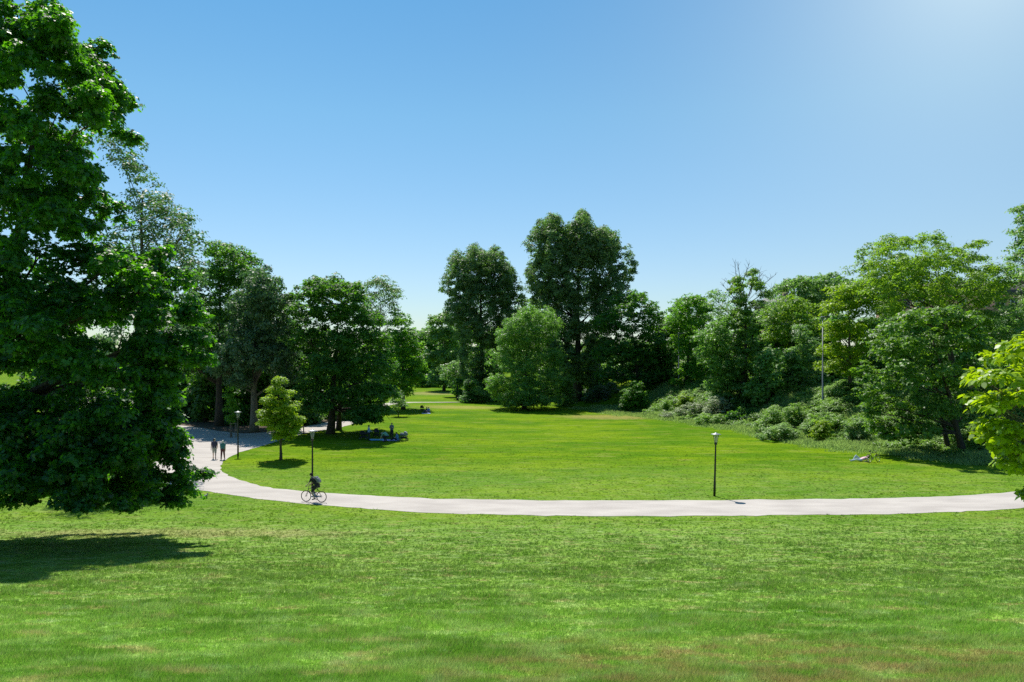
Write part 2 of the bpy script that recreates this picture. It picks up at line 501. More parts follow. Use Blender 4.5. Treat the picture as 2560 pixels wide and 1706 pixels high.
# ------------------------------------------------------------------ grass blades
def grass(name, N, d0, d1, seed, wide=0.74, per=6):
    r = np.random.default_rng(seed); M = N // per
    u = r.uniform(1.0 / d1, 1.0 / d0, M); ty = 1.0 / u
    tx = np.where(r.random(M) < 0.8, r.uniform(-1, 1, M) * (wide * ty + 1.0), r.uniform(-1, 1, M) * (wide * ty + 11.0))
    th = vnoise(tx * 0.9, ty * 1.3, 11) * 0.55 + vnoise(tx * 4.0, ty * 5, 12) * 0.45
    hh = (0.030 + 0.125 * np.clip(th - 0.30, 0, 1) ** 1.15) * r.uniform(0.6, 1.4, M); hh *= np.clip(34.0 / ty, 0.35, 1.0); tv = r.normal(0, 0.13, M)
    sp = (0.014 + 0.0011 * ty) * r.uniform(.6, 1.4, M)
    n = M * per; I = np.repeat(np.arange(M), per)
    a = r.uniform(0, 2 * math.pi, n); q = np.sqrt(r.random(n))
    x = tx[I] + np.cos(a) * q * sp[I]; y = ty[I] + np.sin(a) * q * sp[I]
    h = hh[I] * r.uniform(0.55, 1.25, n); tall = r.random(n) < 0.012; h = np.where(tall, h * 1.8, h)
    lean = np.stack([np.cos(a), np.sin(a)], -1) * (q * .55 * h)[:, None] + r.normal(0, .35, (n, 2)) * h[:, None]; lean[:, 0] += h * .2
    ok = ~in_poly(x, y, path_poly) & ~in_poly(x, y, floor_poly)
    x, y, h, lean, I = x[ok], y[ok], h[ok], lean[ok], I[ok]; n = len(x)
    z = terrain(x, y); w = np.maximum(0.0060, 0.00085 * y) * r.uniform(0.7, 1.3, n)
    a = r.uniform(0, 2 * math.pi, n); dx, dy = np.cos(a) * w * 0.5, np.sin(a) * w * 0.5
    v = np.empty((n, 3, 3), np.float32)
    v[:, 0] = np.stack([x - dx, y - dy, z - 0.01], -1)
    v[:, 1] = np.stack([x + dx, y + dy, z - 0.01], -1)
    v[:, 2] = np.stack([x + lean[:, 0], y + lean[:, 1], z + h], -1)
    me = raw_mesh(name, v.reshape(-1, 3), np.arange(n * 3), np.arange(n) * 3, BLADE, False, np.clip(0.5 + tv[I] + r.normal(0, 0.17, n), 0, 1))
    return setp(link(name, me), kind="stuff", label="short mown grass blades covering the near bank")

grass("grass", 2200000, 5.6, 120.0, 2)

# ------------------------------------------------------------------ trees
DIAMOND = np.array([(0, 0, 0), (0.45, 0.30, 0.06), (1, 0, -0.04), (0.5, -0.30, 0.06)])
LANCE = np.array([(0, 0, 0), (0.4, 0.15, 0.03), (1, 0, -0.06), (0.4, -0.15, 0.03)])
OVAL = np.array([(0, 0, 0), (0.22, 0.26, 0.05), (0.6, 0.30, 0.05), (1, 0, -0.10), (0.6, -0.30, 0.05), (0.22, -0.26, 0.05)])
MAPLE = np.array([(0, 0, 0), (0.10, 0.42, 0.03), (0.36, 0.28, 0.02), (0.62, 0.52, -0.02), (0.66, 0.20, 0.03), (1.0, 0, -0.10),
                  (0.66, -0.20, 0.03), (0.62, -0.52, -0.02), (0.36, -0.28, 0.02), (0.10, -0.42, 0.03)])

def unit(a):
    return a / np.maximum(np.linalg.norm(a, axis=-1, keepdims=True), 1e-9)

def leaf_mesh(name, r, P, N, size, shape, vals, mat, droop=0.0):
    n = len(P); k = len(shape)
    T = r.normal(size=(n, 3)); T[:, 2] -= droop
    T = unit(T - N * np.sum(T * N, 1, keepdims=True)); B = np.cross(N, T)
    v = P[:, None, :] + size[:, None, None] * (shape[None, :, 0:1] * T[:, None] + shape[None, :, 1:2] * B[:, None] + shape[None, :, 2:3] * N[:, None])
    return raw_mesh(name, v.reshape(-1, 3), np.arange(n * k), np.arange(n) * k, mat, False, vals)

def foliage(r, blobs, cs, cov, lpc, ls, up=0.55, flat=0.75, inner=0.55, keep=0.65, hang=0.0, rag=0.2):
    """leaf clumps through the outer volume of a set of ellipsoids -> leaf positions, normals, sizes, values"""
    B = np.array(blobs, float)
    cps, outs = [], []
    for b in B:
        rad = b[3:6]; area = 4 * math.pi * (float(np.mean(rad)) + 0.3 * cs) ** 2
        n = max(3, int(cov * area / (math.pi * cs * cs)))
        d = unit(r.normal(size=(n, 3)))
        q = inner + (1 - inner) * r.random(n) ** 0.6
        cps.append(b[:3] + d * rad * (q * r.uniform(1 - 1.1 * rag, 1 + rag, n))[:, None]); outs.append(d)
    C = np.vstack(cps); O = np.vstack(outs)
    deep = np.zeros(len(C), bool)
    for b in B:
        deep |= (np.sum(((C - b[:3]) / b[3:6]) ** 2, 1) < keep * keep)
    C, O = C[~deep], O[~deep]
    m = len(C)
    csz = cs * r.uniform(0.6, 1.35, m); cv = r.normal(0, 0.22, m)
    reps = np.maximum(3, (lpc * (csz / cs) ** 1.5 * r.uniform(0.6, 1.4, m)).astype(int))
    I = np.repeat(np.arange(m), reps); n = len(I)
    d = unit(r.normal(size=(n, 3))); d[:, 2] = np.abs(d[:, 2]) * 0.9 - 0.25
    off = d * (r.uniform(0.35, 1.0, n) * csz[I])[:, None]; off[:, 2] *= flat
    P = C[I] + off
    if hang: P[:, 2] -= hang * r.random(n) * np.linalg.norm(off[:, :2], axis=1)
    N = unit(0.50 * d + 0.35 * O[I] + np.array([0, 0, up]) + r.normal(0, 0.32, (n, 3)))
    S = ls * r.uniform(0.65, 1.3, n)
    V = np.clip(0.5 + cv[I] + r.normal(0, 0.18, n), 0, 1)
    return P, N, S, V

def limbs(mb, r, base, top, tr, targets, n=8, start=0.3, thin=0.30, wob=0.25):
    base = Vector(base); top = Vector(top); L = (top - base).length
    pts, rad = [], []
    K = 9
    for i in range(K + 1):
        t = i / K
        p = base.lerp(top, t)
        if 0 < i: p += Vector((r.normal(0, wob * 0.3), r.normal(0, wob * 0.3), 0)) * min(1, t * 2)
        pts.append(p); rad.append(tr * ((1.35 - 2.2 * t if t < 0.1 else 1.13) * (1 - t) + 0.12 * t) if t < 0.12 else tr * (1.0 - 0.85 * t))
    mb.tube(pts, rad, n)
    for c in targets:
        c = Vector(c)
        hz = (c - base).dot(top - base) / L / L
        rr = math.hypot(c.x - base.x, c.y - base.y)
        t0 = min(0.92, max(start, hz - 0.35 * rr / L - 0.08))
        i0 = t0 * K; a = pts[int(i0)].lerp(pts[min(K, int(i0) + 1)], i0 - int(i0))
        r0 = tr * (1 - 0.85 * t0) * thin * 1.5
        ln = (c - a).length
        if ln < 0.3: continue
        m1 = a.lerp(c, 0.35) + Vector((r.normal(0, .05) * ln, r.normal(0, .05) * ln, 0.02 * ln))
        m2 = a.lerp(c, 0.7) + Vector((r.normal(0, .05) * ln, r.normal(0, .05) * ln, 0.05 * ln))
        mb.tube([a, m1, m2, c], [r0, r0 * 0.75, r0 * 0.5, r0 * 0.22], 6)
        for _ in range(3):
            e = c + Vector(r.normal(0, 0.12 * min(ln, 4.0), 3)); q = m2.lerp(c, r.uniform(0, .6))
            mb.tube([q, q.lerp(e, .5) + Vector((0, 0, .06 * ln)), e], [r0 * 0.36, r0 * 0.22, r0 * 0.1], 5)

def deepen(px_blobs, D, cx, vz=1.0, dmax=1.0, seed=0, cs=0.0, drop=0.0):
    """px blobs (x, y, r) at distance D -> ellipsoids filling a round crown"""
    r = np.random.default_rng(seed)
    A = np.array([(b[0], b[1], b[2]) for b in px_blobs], float) ; s = D / F
    out, mids = [], []
    for x, y, q in A:
        near = A[np.abs(A[:, 1] - y) < 2.2 * A[:, 2].mean()]
        Rd = np.max(np.abs(near[:, 0] - cx) + near[:, 2]) * s * dmax
        u = abs(x - cx) * s; rm = q * s; rm = max(rm - 0.32 * cs, 0.5 * rm)
        e = math.sqrt(max(Rd * Rd - u * u, 0)) - 0.6 * rm
        c = W(x, y, D)
        j = r.uniform(0.85, 1.15); out.append((c[0], c[1] + r.normal(0, .5 * rm), c[2], rm * j, rm * j, rm * j * vz)); mids.append(c)
        if e > 0.6 * rm:
            fr = (0.8,) if e < 2.4 * rm else (0.45, 0.92)
            for f in fr:
                k = 1 - 0.14 * f
                for sg in (-1, 1):
                    if drop and r.random() < drop: continue
                    dd = D + sg * e * f * r.uniform(0.85, 1.1)
                    c2 = W(cx + (x - cx) * k, y, min(dd, D)) if sg < 0 else np.array([(cx + (x - cx) * k - 1280) * s, dd, c[2]])
                    g = terrain(c2[0], c2[1])
                    c2[2] = max(c2[2] + r.normal(0, .15 * rm), float(g) + 0.35 * rm)
                    j = r.uniform(0.7, 1.05) * min(1.0, c2[1] / D); out.append((c2[0] + r.normal(0, .2 * rm), c2[1], c2[2], rm * j, rm * j, rm * j * vz))
    return out, mids

def boughs(blobs, r, k=9, q=0.72, f=0.44):
    """break each rounded mass into a head of smaller boughs with gaps between them"""
    out = []
    for c in blobs:
        n = max(4, int(k * r.uniform(.8, 1.2))); g = np.arange(n) + r.random()
        ph = np.arccos(np.clip(1 - 2 * (g / n) % 2, -1, 1)); th = 2.39996 * g + r.uniform(0, 6.28)
        d = np.stack([np.cos(th) * np.sin(ph), np.sin(th) * np.sin(ph), np.cos(ph)], -1) + r.normal(0, .12, (n, 3))
        for e in d:
            if e[2] < -0.55: continue
            s = f * r.uniform(.7, 1.25)
            out.append((c[0] + e[0] * c[3] * q, c[1] + e[1] * c[4] * q, c[2] + e[2] * c[5] * q, c[3] * s, c[4] * s, c[5] * s * .8))
    return out

TREE_N = [0]
def tree(name, label, D, bx, px, mat, bark=BARK, tr=0.35, ls=0.42, cs=0.9, cov=1.0, lpc=26, shape=DIAMOND, vz=0.9, dmax=1.0, cat="tree",
         group=None, top=None, trunk2=None, up=0.7, flat=0.75, keep=0.68, inner=0.55, hang=0.0, droop=0.0, start=0.3, nl=14, extra=None, thin=0.3, base_d=None, ymax=9999, drop=0.0, sub=0):
    TREE_N[0] += 1
    r = np.random.default_rng(1000 + TREE_N[0])
    s = D / F; X = (bx - 1280) * s; Yb = D if base_d is None else base_d
    base = np.array([X, Yb, gz(X, Yb)])
    A = np.array([(b[0], b[1], b[2]) for b in px], float)
    cx = float(np.average(A[:, 0], weights=A[:, 2] ** 2))
    blobs, mids = deepen(px, D, cx, vz, dmax, TREE_N[0], cs, drop)
    root = empty(name, tuple(base), label, cat, group)
    lb = boughs(blobs, r, sub) if sub else blobs
    P, N, S, V = foliage(r, lb, cs * (0.62 if sub else 1), cov * (0.76 if sub else 1), lpc * (0.75 if sub else 1.5), ls * 0.84, up, flat, inner, keep, hang)
    g = terrain(P[:, 0], P[:, 1]); ok = P[:, 2] > g + 0.1
    P, N, S, V = P[ok] - base, N[ok], S[ok], V[ok]
    link("crown", leaf_mesh("crown", r, P, N, S, shape, V, mat, droop), root)
    mb = MB()
    tp = W(cx if top is None else top[0], A[:, 1].min() + A[0, 2] * 0.6 if top is None else top[1], D)
    if top is None: tp = base + (tp - base) * 0.86
    M = np.array(mids); M = M[A[:, 1] < ymax]; sel = M if len(M) <= nl else M[r.permutation(len(M))[:nl]]
    if len(blobs) > len(mids) and nl > 6:
        Bk = np.array(blobs)[len(mids):, :3]; sel = np.vstack([sel, Bk[r.permutation(len(Bk))[:nl // 2]]])
    limbs(mb, r, (0, 0, -0.15), tp - base, tr, sel - base, 10, start, thin)
    if extra is not None: extra(mb, r, base)
    mb.build("trunk", bark, root)
    if trunk2 is not None:
        for (x2, d2, t2) in trunk2:
            b2 = np.array([(x2 - 1280) / F * d2, d2, 0]); b2[2] = gz(b2[0], b2[1]); m2 = MB()
            limbs(m2, r, b2 - base + np.array([0, 0, -.15]), (tp - base) * 0.9 + (b2 - base) * 0.5, t2, (M[r.permutation(len(M))[:5]] - base), 10, start, thin)
            m2.build("trunk", bark, root)
    return root

# leaf materials: darkest tone, lightest tone, light through the leaf
L_MAPLE = leafmat("maple_leaf", (0.009, 0.043, 0.008), (0.040, 0.125, 0.021), (0.23, 0.72, 0.012), 0.41, 0.48, 0.5)
L_DARK = leafmat("dark_leaf", (0.026, 0.080, 0.016), (0.080, 0.180, 0.040), (0.24, 0.62, 0.03), 0.38, 0.55, 0.35)
L_CHEST = leafmat("chestnut_leaf", (0.046, 0.118, 0.016), (0.140, 0.245, 0.050), (0.34, 0.68, 0.035), 0.38, 0.52, 0.42)
L_SILVER = leafmat("silver_leaf", (0.050, 0.100, 0.048), (0.150, 0.225, 0.120), (0.18, 0.42, 0.08), 0.32, 0.52, 0.4)
L_POPLAR = leafmat("poplar_leaf", (0.060, 0.122, 0.044), (0.160, 0.235, 0.095), (0.28, 0.56, 0.09), 0.38, 0.54, 0.4)
L_MID = leafmat("mid_leaf", (0.045, 0.140, 0.012), (0.120, 0.260, 0.028), (0.32, 0.74, 0.03), 0.44, 0.48, 0.35)
L_BUSH = leafmat("bush_leaf", (0.075, 0.180, 0.032), (0.195, 0.330, 0.085), (0.34, 0.72, 0.07), 0.42, 0.48, 0.45)
L_FRESH = leafmat("fresh_leaf", (0.110, 0.215, 0.008), (0.260, 0.365, 0.020), (0.48, 0.76, 0.02), 0.46, 0.48, 0.35)
L_LOCUST = leafmat("locust_leaf", (0.085, 0.180, 0.014), (0.200, 0.325, 0.045), (0.40, 0.70, 0.03), 0.44, 0.48, 0.35)
L_LIME = leafmat("lime_leaf", (0.130, 0.235, 0.006), (0.250, 0.380, 0.012), (0.50, 0.72, 0.008), 0.48, 0.40, 0.45)
L_PALE = leafmat("pale_leaf", (0.085, 0.175, 0.048), (0.200, 0.310, 0.115), (0.32, 0.64, 0.08), 0.42, 0.48, 0.45)
L_FLOWER = leafmat("flowering_leaf", (0.130, 0.220, 0.080), (0.520, 0.520, 0.360), (0.30, 0.48, 0.13), 0.35, 0.5, 0.4)

# --- the big maple on the left
maple = [(30, 800, 85), (-20, 780, 90), (40, 90, 80), (110, 70, 60), (137, 60, 60), (172, 130, 65), (100, 160, 85), (10, 190, 90), (217, 180, 50), (232, 245, 52), (202, 270, 50), (254, 300, 36), (242, 210, 40), (152, 270, 55), (60, 310, 70), (-60, 150, 110), (-80, 320, 120), (90, 410, 80), (157, 400, 55), (212, 430, 50), (187, 500, 55), (20, 490, 95), (107, 540, 80), (-60, 480, 120), (212, 570, 45), (100, 640, 100), (210, 650, 70), (300, 660, 45), (376, 690, 50), (446, 700, 45), (400, 640, 35), (0, 700, 110), (316, 745, 65), (180, 775, 90), (406, 790, 65), (476, 790, 45), (506, 850, 42), (476, 900, 45), (516, 900, 25), (346, 880, 75), (426, 880, 60), (80, 880, 110), (220, 930, 85), (366, 950, 55), (-60, 900, 130), (436, 940, 28), (100, 1040, 105), (220, 1050, 75), (326, 1050, 50), (396, 1060, 45), (436, 1090, 38), (436, 1140, 45), (471, 1185, 38), (511, 1185, 22), (356, 1150, 50), (306, 1150, 60), (200, 1180, 75), (80, 1180, 95), (0, 1160, 95), (446, 1235, 42), (401, 1245, 30), (296, 1235, 42), (326, 1265, 26), (170, 1240, 48), (215, 1265, 28), (80, 1235, 45), (20, 1250, 35), (-80, 1150, 130), (400, 1000, 50), (425, 1050, 38), (438, 1105, 38), (432, 1150, 42), (440, 1210, 38), (440, 1258, 30), (380, 1195, 55), (330, 1205, 55), (355, 1100, 60), (375, 1040, 50), (300, 1120, 70), (240, 1150, 70), (140, 1120, 80), (250, 1230, 45), (30, 1040, 90), (400, 960, 40)]
tree("maple_tree", "huge dark maple with low hanging boughs filling the left edge", 31.0, -110, maple, L_MAPLE, BARK_DARK, tr=0.55, ls=0.20, cs=0.48, cov=1.35, lpc=24,
     shape=MAPLE, vz=0.95, dmax=0.75, up=0.5, flat=0.75, nl=14, hang=0.4, droop=0.6, keep=0.5, ymax=1130, thin=0.2, drop=0.4, sub=9)

# --- left side wood
tree("ash_tree", "wispy grey-green tree rising behind the big maple", 58, 330, [(300, 395, 45), (335, 430, 35), (270, 345, 40), (305, 340, 25), (395, 510, 50), (440, 545, 45), (380, 575, 50), (470, 590, 32), (350, 500, 45), (330, 600, 70), (415, 620, 60), (470, 650, 40), (300, 700, 90), (400, 740, 80), (480, 690, 45), (300, 820, 80), (420, 850, 70)],
     L_SILVER, BARK, tr=0.4, ls=0.30, cs=0.75, cov=0.55, lpc=20, keep=0.35, inner=0.4)
tree("beech_tree", "dark tree between the wispy tree and the drooping grey-leaved one", 96, 548, [(495, 700, 42), (625, 765, 42), (478, 765, 48), (560, 690, 44), (546, 630, 40), (596, 655, 41), (527, 690, 57), (608, 700, 46), (521, 770, 69), (596, 780, 69), (636, 690, 25), (508, 860, 69), (571, 900, 69), (483, 920, 57), (633, 860, 46)],
     L_DARK, BARK_DARK, tr=0.5, cs=1.0, lpc=30, sub=8)
tree("silver_lime", "tall tree with drooping grey leaves and a thick bare trunk at the plaza", 88, 635, [(652, 705, 44), (626, 730, 40), (670, 740, 46), (605, 770, 46), (705, 760, 34), (652, 790, 63), (593, 820, 48), (700, 820, 44), (641, 850, 63), (576, 870, 44), (711, 880, 32), (558, 905, 37), (617, 900, 46), (676, 900, 48), (540, 925, 32), (711, 945, 29), (593, 950, 32)],
     L_SILVER, BARK_PALE, tr=0.48, ls=0.40, cs=0.85, cov=1.0, lpc=30, hang=0.9, droop=1.2, up=0.35, sub=8)
tree("linden_tree", "broad round dark tree on two trunks shading the picnic", 86, 826, [(765, 735, 38), (798, 720, 36), (839, 722, 40), (880, 735, 38), (757, 790, 45), (819, 785, 58), (891, 790, 51), (927, 800, 32), (762, 850, 48), (829, 860, 69), (906, 860, 58), (953, 850, 32), (767, 915, 48), (839, 935, 69), (917, 930, 58), (968, 915, 28), (772, 975, 48), (850, 1000, 64), (927, 990, 53), (971, 985, 30), (798, 1025, 32), (891, 1035, 32), (932, 1030, 30), (757, 1015, 28), (968, 1030, 21), (906, 1050, 15), (942, 1050, 13)],
     L_DARK, BARK_DARK, tr=0.42, ls=0.40, cs=0.85, cov=1.15, lpc=32, trunk2=[(847, 91, 0.3)], hang=0.3, start=0.22, sub=8)
tree("aspen_tree", "thin airy tree poking up behind the round dark one", 132, 945, [(916, 712, 24), (948, 705, 24), (973, 722, 24), (990, 735, 17), (913, 745, 26), (950, 740, 31), (976, 765, 26), (934, 780, 31), (960, 800, 31), (992, 800, 24)],
     L_POPLAR, BARK_PALE, tr=0.28, cs=0.9, cov=0.62, lpc=16, ls=0.42, keep=0.3, nl=10)
tree("hornbeam_tree", "bushy mid-green tree at the left edge of the lawn gap", 128, 1008, [(999, 805, 30), (1020, 835, 30), (984, 850, 40), (1031, 870, 37), (999, 900, 48), (1041, 915, 30), (1015, 945, 44), (973, 950, 34), (1010, 980, 23), (1047, 945, 18)],
     L_MID, BARK_DARK, tr=0.35, cs=0.95, lpc=28, sub=8)
tree("small_tree", "little feathery grey tree alone on the far lawn", 112, 996, [(990, 1000, 14), (1006, 1004, 13), (996, 988, 12), (982, 1010, 12), (1014, 1014, 10), (998, 1016, 12), (985, 1022, 8)],
     L_PALE, BARK, tr=0.07, ls=0.22, cs=0.4, cov=0.7, lpc=14, keep=0.25, nl=8)
tree("young_tree", "young yellow-green tree on the lawn inside the bend of the path", 63.4, 702, [(691, 955, 13.6), (705, 950, 11.9), (681, 975, 18.7), (712, 985, 17.0), (670, 1005, 20.4), (700, 1012, 23.8), (727, 1022, 17.0), (662, 1035, 17.0), (691, 1045, 23.8), (729, 1050, 20.4), (750, 1052, 13.6), (653, 1056, 11.9), (705, 1072, 22.1), (676, 1068, 15.3), (738, 1075, 15.3), (691, 1092, 13.6), (721, 1094, 11.9), (651, 1030, 8.5), (754, 1045, 7.6)],
     L_FRESH, BARK, tr=0.12, ls=0.19, cs=0.3, cov=1.0, lpc=16, keep=0.3, inner=0.35, shape=OVAL, start=0.25, nl=16)
tree("sapling", "slim young tree tied inside a wooden stake frame by the path lamp", 82, 578, [(578, 972, 9), (575, 990, 12), (582, 1005, 13), (574, 1020, 14), (584, 1034, 13), (574, 1046, 11), (590, 1022, 8), (580, 1055, 9)],
     L_MID, BARK, tr=0.05, ls=0.24, cs=0.4, cov=0.9, lpc=14, keep=0.25, nl=6)

# --- middle: poplars and neighbours
pop_small = [(1140, 665, 27), (1128, 705, 31), (1160, 690, 31), (1190, 648, 25), (1182, 690, 38), (1215, 660, 25), (1242, 652, 25), (1245, 690, 36), (1268, 690, 22), (1215, 710, 34), (1145, 750, 38), (1205, 760, 47), (1255, 730, 31), (1272, 725, 18), (1292, 708, 15), (1298, 735, 18), (1290, 765, 25), (1270, 800, 29), (1130, 790, 29), (1170, 815, 40), (1220, 825, 43), (1190, 870, 40), (1175, 920, 34), (1220, 890, 34), (1195, 955, 25)]
tree("poplar_tree", "grey-green poplar, the shorter of the two, with a dark clear-edged crown", 168, 1205, pop_small, L_POPLAR, BARK_DARK, tr=0.7, ls=0.46, cs=0.82, cov=1.25, lpc=28, vz=1.5, flat=1.35, dmax=0.8, group="two tall poplars", up=0.35, nl=20, start=0.12)
pop_big = [(1352, 575, 22), (1375, 560, 20), (1342, 615, 31), (1385, 600, 34), (1395, 640, 38), (1432, 575, 20), (1458, 545, 20), (1462, 580, 31), (1440, 620, 38), (1480, 610, 31), (1512, 590, 22), (1508, 625, 36), (1535, 600, 20), (1540, 630, 20), (1505, 670, 43), (1565, 630, 13), (1575, 660, 20), (1560, 690, 27), (1540, 725, 31), (1335, 680, 22), (1355, 690, 38), (1400, 700, 49), (1455, 700, 54), (1345, 735, 25), (1370, 765, 40), (1415, 785, 49), (1470, 790, 52), (1515, 760, 40), (1400, 845, 38), (1450, 865, 47), (1495, 835, 40), (1425, 915, 29), (1470, 920, 34), (1390, 890, 20)]
tree("poplar_tree", "tallest grey-green poplar standing on a stout dark trunk", 150, 1443, pop_big, L_POPLAR, BARK_DARK, tr=0.85, ls=0.44, cs=0.78, cov=1.25, lpc=28, vz=1.5, flat=1.35, dmax=0.8, group="two tall poplars", up=0.35, nl=24, start=0.12, top=(1445, 640))
tree("willow_tree", "rounded pale green willow in front of the tallest poplar", 132, 1310, [(1318, 790, 26), (1350, 800, 38), (1288, 815, 34), (1305, 815, 36), (1385, 815, 26), (1265, 840, 28), (1375, 840, 36), (1275, 850, 34), (1330, 860, 52), (1250, 895, 32), (1290, 915, 50), (1365, 910, 44), (1390, 890, 26), (1240, 955, 28), (1300, 970, 52), (1370, 970, 42), (1250, 990, 24), (1310, 1005, 30), (1360, 1005, 28), (1275, 1010, 22), (1225, 970, 16), (1395, 1000, 18)],
     L_BUSH, BARK, tr=0.35, ls=0.48, cs=0.85, cov=1.3, lpc=30, shape=LANCE, start=0.05, up=0.4, sub=8)
tree("oak_tree", "dark spreading tree right of the tallest poplar", 137, 1600, [(1553, 765, 38), (1595, 755, 31), (1630, 785, 31), (1517, 810, 38), (1574, 820, 52), (1637, 840, 31), (1527, 880, 49), (1590, 890, 54), (1643, 900, 31), (1553, 940, 45), (1616, 950, 38), (1517, 940, 34), (1653, 935, 20)],
     L_DARK, BARK_DARK, tr=0.45, ls=0.52, cs=1.0, cov=1.0, lpc=28, sub=8)
tree("cherry_tree", "light green tree between the two poplars", 172, 1330, [(1300, 790, 30), (1325, 765, 28), (1290, 830, 32), (1350, 760, 22), (1340, 810, 35), (1285, 870, 30)],
     L_PALE, BARK, tr=0.3, ls=0.6, cs=1.1, cov=0.8, lpc=20)
tree("plane_tree", "pale tree left of the shorter poplar", 205, 1110, [(1085, 805, 22), (1112, 800, 24), (1070, 835, 22), (1105, 850, 36), (1140, 840, 26), (1075, 890, 30), (1115, 905, 36), (1150, 905, 34), (1095, 945, 30), (1145, 950, 30)],
     L_PALE, BARK, tr=0.4, ls=0.75, cs=1.3, cov=1.0, lpc=26, sub=8)
tree("hawthorn_tree", "small pale round tree on a short trunk at the lawn's far end", 172, 1142, [(1120, 925, 20), (1140, 918, 18), (1160, 930, 18), (1130, 945, 20), (1152, 948, 18), (1108, 940, 14), (1140, 962, 14)],
     L_PALE, BARK, tr=0.22, ls=0.45, cs=0.8, cov=1.0, lpc=22)

# --- right side wood
tree("acacia_tree", "bright feathery tree left of the ivy-clad tree", 128, 1715, [(1725, 762, 28), (1749, 756, 25), (1699, 775, 30), (1772, 775, 18), (1693, 815, 37), (1741, 810, 41), (1709, 860, 39), (1756, 865, 41), (1741, 920, 46), (1767, 960, 41), (1704, 930, 21), (1688, 955, 14), (1720, 975, 21)],
     L_MID, BARK_DARK, tr=0.35, ls=0.42, cs=0.85, cov=1.0, lpc=26, sub=8)
def dead_twigs(mb, r, base):
    for (x, y, x2, y2) in ((1850, 720, 1835, 655), (1852, 715, 1850, 652), (1856, 710, 1868, 660), (1850, 735, 1820, 690), (1870, 740, 1905, 680), (1872, 740, 1890, 668), (1850, 760, 1800, 705), (1890, 730, 1928, 690), (1905, 720, 1915, 670), (1870, 760, 1940, 715), (1840, 800, 1780, 735)):
        a = Vector(W(x, y, 106) - base); e = Vector(W(x2, y2, 106) - base); e.y += r.normal(0, 1.5)
        mb.tube([a, a.lerp(e, .5) + Vector(r.normal(0, .15, 3)), e], [0.07, 0.045, 0.015], 5)
        for k in range(7):
            q = a.lerp(e, r.uniform(.3, .95)); f = q + Vector((r.normal(0, .5), r.normal(0, .5), r.uniform(.3, 1.1)))
            mb.tube([q, f], [0.025, 0.008], 4)
tree("ivy_tree", "dead-topped tree wrapped in dark ivy with bare twigs above", 106, 1862, [(1848, 700, 13), (1842, 722, 16), (1852, 748, 18), (1858, 780, 24), (1866, 820, 28), (1858, 865, 32), (1880, 900, 34), (1835, 925, 34), (1890, 950, 42), (1850, 985, 42), (1895, 1010, 36), (1835, 1030, 30), (1870, 1040, 34), (1888, 682, 12), (1885, 705, 13), (1905, 715, 13), (1925, 735, 14), (1900, 760, 14)],
     L_CHEST, BARK_DARK, tr=0.4, ls=0.34, cs=0.62, cov=1.15, lpc=28, extra=dead_twigs)
tree("elder_tree", "soft green tree leaning against the ivy-clad one", 108, 1800, [(1800, 820, 34), (1831, 805, 32), (1774, 845, 30), (1816, 870, 46), (1784, 900, 34), (1826, 925, 39), (1794, 960, 34), (1836, 965, 30), (1800, 995, 25), (1789, 870, 37)],
     L_BUSH, BARK, tr=0.22, ls=0.36, cs=0.7, cov=1.0, lpc=26, sub=8)
tree("robinia_tree", "leafless-limbed thin tree behind the ivy-clad one", 118, 1790, [(1780, 735, 16), (1800, 745, 18), (1770, 760, 14), (1830, 770, 22), (1800, 785, 26), (1925, 770, 24), (1940, 800, 28), (1950, 740, 18)],
     L_PALE, BARK, tr=0.25, ls=0.36, cs=0.8, cov=0.6, lpc=14, keep=0.3)
tree("lime_tree", "olive-green tree behind the tall lamp mast", 118, 1975, [(1946, 790, 41), (1985, 765, 37), (2023, 780, 37), (1952, 840, 46), (2001, 840, 51), (2045, 830, 34), (1946, 895, 39), (1985, 915, 41), (1935, 930, 30), (1963, 960, 30), (2056, 880, 32)],
     L_LOCUST, BARK, tr=0.35, ls=0.40, cs=0.85, cov=1.0, lpc=26, sub=8)
tree("birch_tree", "pale upright tree just left of the tall lamp mast", 104, 2010, [(2008, 830, 24), (2019, 865, 31), (1994, 890, 29), (2030, 905, 31), (1999, 935, 35), (2034, 950, 31), (1994, 970, 29), (2027, 985, 26), (1966, 985, 20)],
     L_PALE, BARK_PALE, tr=0.16, ls=0.36, cs=0.65, cov=1.0, lpc=24)
tree("tall_maple", "round-topped pale tree above the grey roof", 158, 2020, [(1985, 712, 26), (2012, 705, 26), (1955, 725, 22), (2050, 715, 26), (2085, 705, 28), (2115, 715, 26), (2000, 745, 36), (2050, 750, 36), (2100, 750, 36), (2140, 740, 28), (2060, 790, 40)],
     L_PALE, BARK, tr=0.5, ls=0.62, cs=1.1, cov=1.0, lpc=24, sub=8)
tree("golden_tree", "yellow-green tree right of the tall lamp mast", 92, 2125, [(2103, 730, 30), (2143, 725, 30), (2080, 775, 32), (2126, 775, 41), (2172, 760, 32), (2085, 830, 39), (2143, 830, 46), (2080, 880, 32), (2126, 890, 41), (2177, 870, 39), (2080, 915, 23), (2131, 930, 30)],
     L_FRESH, BARK, tr=0.28, ls=0.36, cs=0.72, cov=1.0, lpc=26, sub=8)
